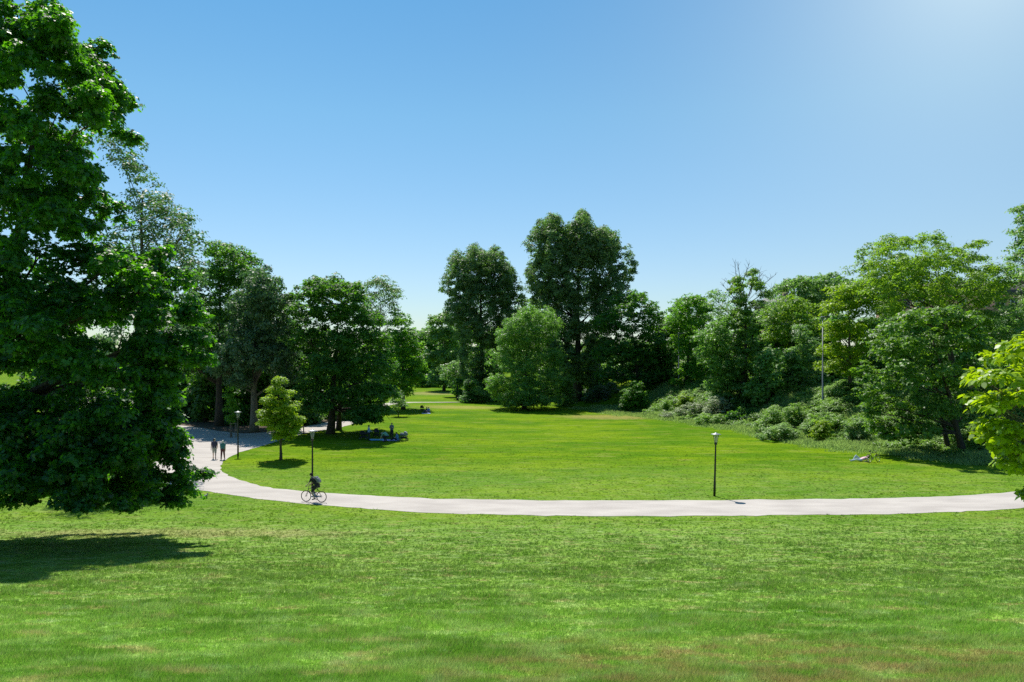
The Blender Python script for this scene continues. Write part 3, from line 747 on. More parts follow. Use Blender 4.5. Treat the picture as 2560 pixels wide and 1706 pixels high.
tree("locust_tree", "high open-crowned tree with bare dark limbs on the right", 84, 2395, [(2175, 660, 26), (2195, 625, 24), (2225, 605, 24), (2260, 608, 26), (2300, 598, 22), (2340, 600, 22), (2185, 700, 32), (2225, 660, 32), (2275, 655, 36), (2320, 650, 32), (2360, 620, 20), (2395, 630, 18), (2440, 615, 12), (2460, 607, 8), (2415, 640, 14), (2370, 655, 30), (2405, 665, 26), (2435, 645, 16), (2160, 715, 30), (2190, 735, 34), (2265, 700, 40), (2300, 690, 38), (2460, 650, 14), (2480, 705, 30), (2530, 705, 30), (2440, 715, 28), (2225, 720, 36), (2290, 725, 40), (2355, 700, 32), (2340, 750, 40), (2400, 720, 34), (2450, 690, 24), (2490, 670, 22), (2525, 672, 20), (2440, 750, 34), (2490, 745, 32), (2250, 775, 34), (2210, 770, 30), (2400, 790, 36), (2470, 800, 34)],
     L_LOCUST, BARK_DARK, tr=0.42, ls=0.30, cs=0.66, cov=0.9, lpc=21, keep=0.35, inner=0.4, nl=22, thin=0.35, top=(2340, 690))
tree("chestnut_tree", "low dark broad tree at the right casting shade on the grass", 67, 2410, [(2235, 820, 32), (2280, 800, 32), (2330, 795, 34), (2380, 785, 32), (2425, 800, 34), (2200, 870, 36), (2250, 880, 48), (2320, 870, 54), (2390, 860, 54), (2440, 860, 40), (2165, 930, 34), (2220, 950, 48), (2290, 950, 56), (2370, 950, 56), (2435, 930, 44), (2165, 990, 34), (2225, 1020, 48), (2300, 1030, 54), (2380, 1030, 54), (2440, 1010, 44), (2195, 1065, 30), (2255, 1080, 34), (2320, 1080, 30), (2230, 1095, 16), (2480, 960, 40), (2480, 880, 40), (2175, 1035, 24)],
     L_CHEST, BARK_DARK, tr=0.3, ls=0.36, cs=0.72, cov=1.1, lpc=28, trunk2=[(2372, 69, 0.22)], flat=0.5, start=0.2, dmax=0.72, drop=0.25, sub=8)
tree("sycamore_tree", "grey-leaved tall tree cut off by the right edge", 76, 2620, [(2556, 520, 12), (2562, 545, 18), (2555, 575, 18), (2575, 610, 24), (2560, 640, 22), (2600, 580, 40), (2620, 660, 60), (2575, 690, 28), (2550, 830, 36), (2590, 760, 50), (2640, 800, 70), (2510, 830, 30), (2530, 880, 40), (2580, 880, 50), (2620, 950, 60), (2540, 950, 40), (2520, 780, 26)],
     L_PALE, BARK, tr=0.45, ls=0.30, cs=0.66, cov=0.8, lpc=22, keep=0.35)
limec = [(a_ + 14, b_ - 12, c_ * 0.62) for a_, b_, c_ in [(2470, 950, 36), (2500, 905, 34), (2535, 880, 36), (2560, 900, 40), (2440, 965, 24), (2510, 960, 46), (2435, 1010, 30), (2470, 1030, 40), (2530, 1010, 46), (2570, 1000, 50), (2465, 1075, 30), (2500, 1085, 40), (2550, 1090, 50), (2480, 1110, 24), (2515, 1135, 34), (2560, 1150, 40), (2540, 1180, 22), (2590, 1190, 30), (2625, 950, 80), (2650, 1080, 90), (2620, 860, 60), (2700, 1000, 90), (2564, 1252, 11), (2590, 1240, 20)]]
tree("catalpa_tree", "bright lime-green young tree reaching in from the right edge", 14.5, 2690, limec, L_LIME, BARK, tr=0.11, ls=0.165, cs=0.2, cov=0.95, lpc=9, shape=OVAL, vz=0.8, up=0.6, flat=0.6, keep=0.3, inner=0.35, droop=0.6, start=0.3, nl=20)

L_COVER = leafmat("bramble_leaf", (0.10, 0.21, 0.030), (0.27, 0.39, 0.105), (0.40, 0.74, 0.07), 0.42, 0.5, 0.45)
L_PALES = leafmat("pale_shrub_leaf", (0.13, 0.23, 0.070), (0.30, 0.41, 0.17), (0.42, 0.72, 0.12), 0.42, 0.5, 0.45)
# --- shrubs
def shrub(label, D, blobs, mat, name="shrub", ls=0.2, cs=0.4, cov=1.1, lpc=22, shape=DIAMOND, group="shrubs on the right bank", vz=0.8, low=True, **k):
    TREE_N[0] += 1
    r = np.random.default_rng(3000 + TREE_N[0]); A = np.array(blobs, float)
    cx = float(A[:, 0].mean()); X = (cx - 1280) / F * D; base = np.array([X, D, gz(X, D)])
    bl, mids = deepen(blobs, D, cx, vz, 1.0, TREE_N[0], cs * .7)
    if low:   # carry the leaves down to the ground
        for x, y, q in blobs:
            c = W(x, y, D); rm = q * D / F; g = gz(c[0], D)
            while c[2] - rm > g + 0.2:
                c = c - np.array([0, 0, rm * 0.9]); bl.append((*c, rm, rm, rm * vz))
    root = empty(name, tuple(base), label, "shrub", group)
    k.setdefault('rag', 0.75); k.setdefault('up', 0.9); P, N, S, V = foliage(r, bl, cs * 0.8, cov, lpc * 1.2, ls * 0.8, keep=0.3, inner=0.35, **k)
    ok = P[:, 2] > terrain(P[:, 0], P[:, 1]) + 0.02
    link("foliage", leaf_mesh("foliage", r, P[ok] - base, N[ok], S[ok], shape, V[ok], mat), root)
    mb = MB()
    for i in range(7):
        t = mids[r.integers(len(mids))] - base + r.normal(0, .25, 3)
        b = Vector((r.normal(0, .2), r.normal(0, .2), -0.1)); t = Vector(t)
        mb.tube([b, b.lerp(t, .5) + Vector((0, 0, .15)), t], [0.04, 0.028, 0.01], 5)
    mb.build("stems", BARK, root)
    return root

shrub("bright green bush standing alone below the dark spreading tree", 124, [(1585, 965, 16), (1570, 985, 18), (1602, 985, 20), (1585, 1000, 22), (1612, 1005, 12), (1560, 1005, 12)], L_MID, ls=0.30, cs=0.5, group=None)
shrub("dark rounded bush at the foot of the shorter poplar", 152, [(1172, 990, 16), (1192, 978, 18), (1208, 985, 16), (1160, 998, 10)], L_COVER, ls=0.4, cs=0.7, group=None)
shrub("light shrub between the willow and the tallest poplar's trunk", 139, [(1410, 965, 20), (1425, 985, 18), (1405, 1000, 16), (1420, 950, 14)], L_COVER, ls=0.36, cs=0.6, group=None)
shrub("shadowed grey shrub right of the tallest poplar's trunk", 146, [(1480, 985, 18), (1510, 990, 18), (1500, 970, 14), (1540, 985, 16), (1465, 1000, 10)], L_SILVER, ls=0.36, cs=0.6, group=None)
shrub("dark thicket behind the bright lone bush", 140, [(1640, 985, 22), (1670, 990, 20), (1655, 965, 18), (1695, 985, 18)], L_DARK, ls=0.4, cs=0.6, group=None)
shrub("low bluish shrub at the left end of the flowering bank", 118, [(1640, 1020, 14), (1665, 1012, 15), (1690, 1005, 16), (1620, 1030, 10)], L_COVER, ls=0.28, cs=0.42)
shrub("small yellow-green shrub behind the flowering bank", 114, [(1712, 995, 14), (1708, 1010, 14), (1725, 1008, 12)], L_FRESH, ls=0.28, cs=0.42)
shrub("white-flowering shrub in the middle of the left bank", 110, [(1700, 1030, 13), (1730, 1022, 16), (1755, 1015, 15), (1665, 1038, 10)], L_FLOWER, ls=0.22, cs=0.38)
shrub("white-flowering shrub beside the ivy-clad tree", 103, [(1785, 1010, 18), (1810, 1005, 18), (1800, 1030, 18), (1770, 1025, 12), (1820, 1020, 14)], L_FLOWER, ls=0.22, cs=0.38)
shrub("green shrub at the front of the left bank", 99, [(1765, 1045, 12), (1785, 1050, 14), (1805, 1048, 14), (1745, 1050, 10)], L_COVER, ls=0.22, cs=0.36)
shrub("leafy shrub right of the ivy-clad tree", 86, [(1905, 1065, 18), (1925, 1045, 18), (1940, 1030, 18), (1918, 1085, 14)], L_COVER, ls=0.24, cs=0.4)
shrub("pale grey shrub at the lowest edge of the right bank", 81, [(1930, 1085, 16), (1960, 1075, 18), (1985, 1080, 16), (1905, 1092, 10)], L_PALES, ls=0.22, cs=0.36)
shrub("tall shrub in the middle of the right bank", 88, [(1970, 1035, 20), (1995, 1025, 18), (1985, 1055, 18), (2015, 1040, 18)], L_COVER, ls=0.24, cs=0.4)
shrub("bright yellow-green bush at the front of the right bank", 79, [(2045, 1075, 16), (2060, 1062, 15), (2058, 1085, 14)], L_FRESH, ls=0.22, cs=0.36)
shrub("green hedge-like shrub behind the bright yellow-green bush", 84, [(2015, 1070, 17), (2035, 1055, 18), (2075, 1055, 18), (2100, 1050, 18), (2120, 1060, 16)], L_COVER, ls=0.24, cs=0.4)
shrub("grey-green shrub at the foot of the tall lamp mast", 92, [(2040, 1015, 18), (2070, 1010, 18), (2100, 1012, 20), (2130, 1010, 20), (2085, 1030, 16)], L_COVER, ls=0.24, cs=0.42)
shrub("pale shrub under the low dark tree's left side", 77, [(2130, 1070, 17), (2150, 1055, 17), (2160, 1085, 15), (2140, 1090, 12)], L_PALES, ls=0.22, cs=0.36)
shrub("dark understorey bush beside the far path", 108, [(770, 1045, 18), (795, 1050, 18), (820, 1045, 16), (750, 1055, 14)], L_COVER, ls=0.3, cs=0.5, group=None)

# --- woods that read as one mass
def wood(name, label, spots, mat, ls, cs, seed, lpc=34, cov=1.8):
    r = np.random.default_rng(seed); bl = []; mb = MB()
    for (px, top, wpx, D) in spots:
        X = (px - 1280) / F * D; g = gz(X, D); zt = W(px, top, D)[2]; R = wpx * D / F
        hgt = zt - g
        for k in range(9):
            f = r.uniform(0.12, 1); a = r.uniform(0, 6.28); q = R * (1.0 - 0.45 * f) * r.uniform(0.2, 0.75)
            br = R * r.uniform(.35, .55)
            bl.append((X + q * math.cos(a), D + q * math.sin(a), g + max(br * .6, hgt * f - br * .8), br, br, br * .9))
        mb.tube([(X, D, g - .2), (X, D, g + hgt * .7)], [0.3, 0.12], 6)
    P, N, S, V = foliage(r, bl, cs, cov, lpc, ls, keep=0.5)
    ok = P[:, 2] > terrain(P[:, 0], P[:, 1]) + 0.1
    o = link(name, leaf_mesh(name, r, P[ok], N[ok], S[ok], DIAMOND, V[ok], mat))
    setp(o, kind="stuff", label=label)
    mb.build("trunks", BARK_DARK, o)

rr = np.random.default_rng(77)
def band(x0, x1, st, t0, t1, w0, w1, d0, d1):
    return [(x + rr.uniform(-.4, .4) * st, rr.uniform(t0, t1), rr.uniform(w0, w1), rr.uniform(d0, d1)) for x in np.arange(x0, x1, st)]
wood("distant_wood", "far belt of trees closing the end of the lawn", band(930, 1330, 30, 800, 835, 34, 50, 240, 300) + band(930, 1330, 24, 900, 945, 18, 30, 226, 240), L_MID, 1.0, 1.7, 78, 26, 1.6)
wood("woodland", "shady wood behind the plaza and the left trees", band(40, 960, 40, 790, 870, 50, 75, 114, 150) + band(470, 740, 30, 735, 800, 40, 60, 112, 128) + band(400, 790, 30, 770, 830, 50, 64, 102, 112) + band(360, 900, 22, 955, 1005, 28, 42, 104, 122) + band(560, 780, 18, 1000, 1030, 18, 26, 97, 103) + band(420, 560, 26, 990, 1015, 20, 28, 104, 112), L_DARK, 0.62, 1.1, 79, 30, 1.5)
wood("bank_wood", "mixed wood filling the gaps along the right bank", band(1330, 1700, 34, 815, 860, 40, 60, 155, 190) + band(1640, 1920, 30, 770, 815, 36, 54, 132, 150) + band(1880, 2260, 28, 758, 800, 34, 50, 120, 127) + band(2260, 2700, 30, 765, 810, 34, 50, 100, 122) + band(1880, 2700, 32, 850, 930, 34, 50, 100, 118), L_BUSH, 0.5, 0.9, 80, 30, 1.6)
wood("undergrowth", "dark undergrowth under the trees along the lawn's far edge", band(1150, 1720, 17, 930, 985, 16, 26, 150, 176) + band(1840, 2520, 24, 985, 1020, 22, 34, 102, 114) + band(1835, 1890, 14, 1020, 1035, 14, 20, 98, 101) + band(2150, 2620, 28, 1040, 1075, 26, 38, 74, 84), L_DARK, 0.42, 0.75, 81, 26, 1.4)

# --- tall grass and weeds on the bank
def weeds(name, label, N, mat, hmin, hmax, seed, s0, s1, y0=60, y1=134, wid=0.045):
    r = np.random.default_rng(seed); y = r.uniform(y0, y1, N); s = s0 + (s1 - s0) * r.random(N)
    xl = 21 + (122 - y) * 19 / 56.0; x = xl + s * 59 / 56.0
    edge = -6.0 + 6.0 * (vnoise(x / 9, y / 9, 23) - 0.55) + 2.5 * (vnoise(x / 2.0, y / 2.0, 24) - .5)
    rise = np.clip((s - edge) / 5.0, 0, 1)
    m = vnoise(x / 2.2, y / 3.0, 21); ok = r.random(N) < rise * (0.3 + 0.9 * m); x, y, m, rise = x[ok], y[ok], m[ok], rise[ok]; n = len(x); z = terrain(x, y)
    h = (hmin + (hmax - hmin) * m) * r.uniform(.6, 1.3, n) * (0.25 + 0.75 * rise)
    a = r.uniform(0, 6.283, n); w = wid * r.uniform(.7, 1.4, n); ln = r.normal(0, .45, (n, 2)) * h[:, None]
    v = np.empty((n, 4, 3), np.float32)
    v[:, 0] = np.stack([x - .4 * w * np.cos(a), y - .4 * w * np.sin(a), z - .05], -1); v[:, 1] = np.stack([x + .4 * w * np.cos(a), y + .4 * w * np.sin(a), z - .05], -1)
    v[:, 2] = np.stack([x + ln[:, 0] * .5 + w * np.cos(a), y + ln[:, 1] * .5 + w * np.sin(a), z + h * .6], -1); v[:, 3] = np.stack([x + ln[:, 0], y + ln[:, 1], z + h], -1)
    me = raw_mesh(name, v.reshape(-1, 3), np.arange(n * 4), np.arange(n) * 4, mat, False, np.clip(r.normal(.5, .22, n) + .3 * (m - .5), 0, 1))
    setp(link(name, me), kind="stuff", label=label)
L_TALL = leafmat("tall_grass_leaf", (0.15, 0.25, 0.060), (0.34, 0.43, 0.19), (0.46, 0.68, 0.16), 0.45, 0.55, 0.3)
weeds("tall_grass", "unmown tall grass on the slope of the right bank", 420000, L_TALL, 0.18, 0.80, 91, -10.0, 13.0)
def cover(name, label, N, mat, ls, seed):
    r = np.random.default_rng(seed); y = r.uniform(66, 124, N); s = r.uniform(-1.0, 14, N); x = 21 + (122 - y) * 19 / 56.0 + s * 59 / 56.0
    m = vnoise(x / 2.6, y / 3.4, 33) * .6 + vnoise(x / 1.1, y / 1.3, 34) * .4; ok = m > .36; x, y, m = x[ok], y[ok], m[ok]
    z = terrain(x, y) + 0.15 + 2.6 * (m - .36) * np.clip((s[ok] + 1.5) / 4, .15, 1)
    bl = np.stack([x, y, z, np.full(len(x), .42), np.full(len(x), .42), np.full(len(x), .36)], -1)
    P, Nn, S, V = foliage(r, bl, 0.3, 1.0, 14, ls, up=.9, keep=0.2, inner=.3, rag=.4)
    o = P[:, 2] > terrain(P[:, 0], P[:, 1]); setp(link(name, leaf_mesh(name, r, P[o], Nn[o], S[o], DIAMOND, V[o], mat)), kind="stuff", label=label)
cover("ground_cover", "ragged bramble and weeds covering the right bank", 6500, L_COVER, 0.19, 92)

# ------------------------------------------------------------------ buildings behind the trees
def roofmat():
    m, n, l, b = nmat("roof_tile")
    tc = n.new("ShaderNodeTexCoord"); wv = n.new("ShaderNodeTexWave"); wv.bands_direction = "Z"; wv.inputs["Scale"].default_value = 2.2; wv.inputs["Distortion"].default_value = 0.6
    l.new(tc.outputs["Object"], wv.inputs["Vector"])
    rp = n.new("ShaderNodeValToRGB"); rp.color_ramp.elements[0].color = (0.06, 0.05, 0.045, 1); rp.color_ramp.elements[1].color = (0.105, 0.085, 0.075, 1)
    l.new(wv.outputs["Fac"], rp.inputs[0]); l.new(rp.outputs[0], b.inputs["Base Color"]); b.inputs["Roughness"].default_value = 0.85
    return m
def brickmat():
    m, n, l, b = nmat("brick")
    tc = n.new("ShaderNodeTexCoord"); mp = n.new("ShaderNodeMapping"); mp.inputs["Rotation"].default_value = (math.pi / 2, 0, 0)
    br = n.new("ShaderNodeTexBrick"); br.inputs["Color1"].default_value = (0.27, 0.16, 0.11, 1); br.inputs["Color2"].default_value = (0.20, 0.11, 0.08, 1); br.inputs["Mortar"].default_value = (0.35, 0.31, 0.27, 1)
    br.inputs["Scale"].default_value = 4.0
    l.new(tc.outputs["Object"], mp.inputs[0]); l.new(mp.outputs[0], br.inputs["Vector"]); l.new(br.outputs[0], b.inputs["Base Color"]); b.inputs["Roughness"].default_value = 0.9
    return m
ROOF, BRICK = roofmat(), brickmat()
GREYROOF = plain("slate", (0.13, 0.13, 0.14), 0.7)
WHITE = plain("white_paint", (0.7, 0.7, 0.68), 0.5, 0, 0.05)
GLASS = plain("window_glass", (0.03, 0.04, 0.05), 0.08)

def house(name, label, D, x0, x1, ridge_px, eave_px, depth, roof, hip, wins=()):
    s = D / F; xa, xb = (x0 - 1280) * s, (x1 - 1280) * s; zr = H - (ridge_px - 900) * s; ze = H - (eave_px - 900) * s
    g = gz((xa + xb) / 2, D); xm = (xa + xb) / 2
    root = empty(name, (xm, D + depth / 2, g), label, "house")
    w = xb - xa; hz, hr = ze - g, zr - g
    mb = MB(); mb.box((0, 0, hz / 2 - 0.15), (w, depth, hz + 0.3)); mb.build("wall", BRICK, root, smooth=False)
    o = 0.5; k = hip
    v = [(-w / 2 - o, -depth / 2 - o, hz + .003), (w / 2 + o, -depth / 2 - o, hz + .003), (w / 2 + o, depth / 2 + o, hz + .003), (-w / 2 - o, depth / 2 + o, hz + .003), (-w / 2 + k, 0, hr), (w / 2 - k, 0, hr)]
    mb = MB(); mb.add(v, [(0, 1, 5, 4), (2, 3, 4, 5), (3, 0, 4), (1, 2, 5), (3, 2, 1, 0)]); rf = mb.build("roof", roof, root, smooth=False)
    mc = MB(); mc.box((w * 0.2, 0, hr + .4), (.9, .7, 1.6)); mc.build("chimney", BRICK, rf, smooth=False)
    for (px, py, ww, hh) in wins:
        x = (px - 1280) * s - xm; z = H - (py - 900) * s - g
        f = MB()
        for dx in (-1, 1): f.box((x + dx * ww / 2, -depth / 2 - .03, z), (.12, .1, hh + .12))
        for dz in (-1, 1): f.box((x, -depth / 2 - .033, z + dz * hh / 2), (ww - .12, .1, .12))
        f.box((x, -depth / 2 - .036, z), (.07, .08, hh - .12))
        wo = f.build("window", WHITE, root, smooth=False)
        p = MB(); p.box((x, -depth / 2 - .012, z), (ww - .1, .02, hh - .1)); p.build("pane", GLASS, wo, smooth=False)
    return root
house("brick_house", "long brown-roofed brick building half hidden behind the right trees", 128, 2275, 2760, 698, 738, 12, ROOF, 3.5,
      [(2300, 756, 1.2, 1.5), (2350, 756, 1.2, 1.5), (2405, 756, 1.2, 1.5), (2460, 756, 1.2, 1.5), (2500, 756, 1.6, 1.6), (2535, 756, 1.2, 1.5), (2580, 756, 1.2, 1.5), (2500, 805, 1.4, 1.6), (2405, 805, 1.4, 1.6), (2300, 805, 1.4, 1.6)])
house("slate_house", "grey-roofed house showing only its roof among the right-hand trees", 146, 1925, 2010, 741, 765, 9, GREYROOF, 0.4, [(1945, 790, 1.1, 1.4), (1985, 790, 1.1, 1.4)])

# ------------------------------------------------------------------ street lamps, mast, posts
BLACK = plain("black_iron", (0.018, 0.022, 0.020), 0.45, 0.3)
ALU = plain("lamp_metal", (0.32, 0.335, 0.35), 0.5, 0.5, 0.05)
GREYP = plain("grey_steel", (0.20, 0.215, 0.24), 0.45, 0.4, 0.08)
STICK = plain("sticker_white", (0.75, 0.75, 0.72), 0.5)
STICKR = plain("sticker_red", (0.5, 0.06, 0.04), 0.5)
def glassmat():
    m, n, l, b = nmat("lamp_glass")
    b.inputs["Base Color"].default_value = (0.55, 0.58, 0.56, 1); b.inputs["Roughness"].default_value = 0.15
    t = n.new("ShaderNodeBsdfTransparent"); ms = n.new("ShaderNodeMixShader"); ms.inputs[0].default_value = 0.35
    l.new(t.outputs[0], ms.inputs[1]); l.new(b.outputs[0], ms.inputs[2]); l.new(ms.outputs[0], n["Material Output"].inputs["Surface"])
    return m
LGLASS = glassmat()

lamp_parts = []
def lamp_proto():
    root = empty("street_lamp", (0, 0, 0), None, "street lamp", "park lamps beside the path")
    mb = MB(); mb.lathe([(.075, -.1), (.075, .9), (.062, .95), (.055, 2.2), (.045, 3.20), (.045, 3.26)], 14); mb.build("post", BLACK, root)
    mb = MB(); mb.lathe([(.05, 3.24), (.09, 3.26), (.095, 3.36), (.07, 3.40)], 14); mb.build("collar", BLACK, root)
    mb = MB()
    for k in range(6):
        a = math.pi * 2 * k / 6 + .3
        mb.tube([(.088 * math.cos(a), .088 * math.sin(a), 3.36), (.195 * math.cos(a), .195 * math.sin(a), 3.90)], .011, 5)
    mb.build("frame", BLACK, root)
    mb = MB(); mb.lathe([(.080, 3.365), (.183, 3.885)], 18); mb.build("glass", LGLASS, root)
    mb = MB(); mb.lathe([(.03, 3.38), (.035, 3.80), (.02, 3.84)], 10); mb.build("bulb_tube", GREYP, root)
    mb = MB(); mb.lathe([(.20, 3.89), (.315, 3.905), (.318, 3.92), (.16, 3.95), (.09, 3.965), (.075, 4.0), (.03, 4.02)], 24); mb.build("cap", ALU, root)
    return root
LP = lamp_proto()
def clone(root, loc, rz, label):
    c = root.copy(); COL.objects.link(c); c.location = loc; c.rotation_euler = (0, 0, rz); c["label"] = label
    for ch in list(root.children):
        d = ch.copy(); COL.objects.link(d); d.parent = c
        for g in ch.children:
            e = g.copy(); COL.objects.link(e); e.parent = d
    return c
def stickers(root, rows):
    for z, h, m in rows:
        mb = MB(); r = .0665 - .006 * z; mb.lathe([(r, z - h / 2), (r, z + h / 2)], 14); mb.build("sticker", m, root)
x, y = G(1786, 1241); LP.location = (x, y, gz(x, y)); LP["label"] = "black park lamp at the path edge right of the lawn centre"
x, y = G(781, 1226); l2 = clone(LP, (x, y, gz(x, y)), .5, "black park lamp standing directly behind the cyclist")
x, y = G(595, 1140); l3 = clone(LP, (x, y, gz(x, y)), 1.1, "black park lamp at the plaza next to the walking couple")
LP.rotation_euler = (0.012, 0.022, 0)
stickers(LP, [(1.82, .06, STICK), (1.64, .035, STICK), (1.28, .05, STICK), (1.10, .09, STICKR), (1.45, .03, GREYP)])
stickers(l2, [(1.66, .05, STICK)]); stickers(l3, [(1.55, .07, STICK), (1.38, .06, STICKR)])

def mast(label, px, D, top_px, head=True):
    X = (px - 1280) / F * D; g = gz(X, D); h = H - (top_px - 900) / F * D - g
    root = empty("light_mast", (X, D, g), label, "light mast", "tall grey masts on the right bank")
    mb = MB(); mb.lathe([(.15, -.2), (.14, 1.2), (.11, 1.25), (.07, h)], 12); mb.build("post", GREYP, root)
    if head:
        mb = MB(); mb.tube([(0, 0, h - .05), (.12, 0, h + .06), (.35, 0, h + .10)], .05, 8); mb.build("arm", GREYP, root)
        mb = MB(); mb.box((.32, 0, h + .14), (1.05, .42, .16)); mb.box((.32, 0, h + .235), (.85, .30, .03)); mb.build("lamp_head", GREYP, root, smooth=False)
    return root
mast("tall grey light mast with a flat lamp head between the right trees", 2057, 92, 796)
mast("thin grey mast partly hidden by the bright feathery tree", 1697, 126.5, 836, True)

x, y = G(759, 1085.5); root = empty("bollard", (x, y, gz(x, y)), "short dark post at the lawn corner by the far path", "bollard")
mb = MB(); mb.lathe([(.06, -.1), (.06, .70)], 12); mb.build("post", BLACK, root)
mb = MB(); mb.lathe([(.06, .70), (.072, .71), (.072, .77), (.05, .80), (.02, .81)], 12); mb.build("cap", BLACK, root)

# stake frame round the sapling
x, y = G(584, 1094); WOODM = plain("stake_wood", (0.25, 0.21, 0.16), 0.8, 0, .25)
root = empty("stake_frame", (x, y, gz(x, y)), "grey wooden stake frame around the slim young tree", "tree stakes")
for sx in (-.28, .28):
    for sy in (-.25, .25):
        mb = MB(); mb.tube([(sx, sy, -.2), (sx, sy, 1.62)], .035, 8); mb.build("stake", WOODM, root)
for (a, b) in (((-.28, -.25), (.28, -.25)), ((-.28, .25), (.28, .25)), ((-.28, -.25), (-.28, .25)), ((.28, -.25), (.28, .25))):
    mb = MB(); mb.tube([(a[0], a[1], 1.56), (b[0], b[1], 1.56)], .025, 6); mb.build("crossbar", WOODM, root)

# ------------------------------------------------------------------ people
SKIN = plain("skin", (0.62, 0.42, 0.33), 0.55, 0, .08, 30); SKIN2 = plain("tanned_skin", (0.36, 0.21, 0.15), 0.55, 0, .08, 30)
def cloth(name, c): return plain(name, c, 0.85, 0, 0.18, 25)
HAIR_D = cloth("dark_hair", (0.018, 0.013, 0.010)); HAIR_W = cloth("white_hair", (0.62, 0.60, 0.57)); SHOE = cloth("dark_shoe", (0.02, 0.02, 0.022)); EYE = plain("eye", (0.02, 0.015, 0.012), 0.3)
NAVY = cloth("navy_cloth", (0.045, 0.045, 0.09)); TEAL = cloth("teal_cloth", (0.04, 0.17, 0.18)); GREYC = cloth("grey_cloth", (0.30, 0.31, 0.28)); BLACKC = cloth("black_cloth", (0.022, 0.023, 0.03))
PALEB = cloth("pale_blue_cloth", (0.30, 0.42, 0.66)); GREYB = cloth("greyblue_cloth", (0.15, 0.17, 0.22)); MINT = cloth("mint_cloth", (0.20, 0.40, 0.36)); BLUE = cloth("blue_cloth", (0.10, 0.22, 0.55)); PINK = cloth("pink_cloth", (0.72, 0.45, 0.52)); WHITEC = cloth("white_cloth", (0.72, 0.72, 0.74)); PACK = cloth("pack_grey", (0.24, 0.25, 0.29)); BURG = cloth("burgundy_cloth", (0.12, 0.03, 0.04)); PALEJ = cloth("pale_jeans", (0.45, 0.52, 0.62))

def caps(mb, a, ra, b, rb, n=10):
    a = Vector(a); b = Vector(b)
    mb.tube([a, b], [ra, rb], n); mb.sphere(a, ra, n, 7); mb.sphere(b, rb, n, 7)

def fig(name, mb, mat, parent, vox=0.013):
    o = mb.build(name, mat, parent)
    md = o.modifiers.new("join", "REMESH"); md.mode = "VOXEL"; md.voxel_size = vox; md.use_smooth_shade = True
    sm = o.modifiers.new("soften", "SMOOTH"); sm.factor = 0.5; sm.iterations = 3
    return o

def hand(mb, wrist, d, side, up=(0, 0, 1), curl=0.5, r=1.0):
    """palm and five bent fingers along direction d; side is towards the thumb"""
    w = Vector(wrist); d = Vector(d).normalized(); s = Vector(side); s = (s - d * s.dot(d)).normalized(); nrm = d.cross(s)
    for k in (-.028, -.009, .010, .028):
        caps(mb, w + s * k * .7, .014, w + d * .085 + s * k, .012, 6)
    for k, L in ((.030, .070), (.011, .080), (-.009, .075), (-.029, .058)):
        a = w + d * .085 + s * k; b = a + (d * math.cos(curl) + nrm * math.sin(curl)) * L * .5; c = b + (d * math.cos(curl * 2.2) + nrm * math.sin(curl * 2.2)) * L * .5
        caps(mb, a, .010, b, .009, 6); caps(mb, b, .009, c, .0075, 6)
    a = w + d * .025 + s * .030; b = a + (d * .6 + s * .8).normalized() * .038; c = b + (d * .9 + s * .3 + nrm * .3).normalized() * .032
    caps(mb, a, .013, b, .011, 6); caps(mb, b, .011, c, .009, 6)

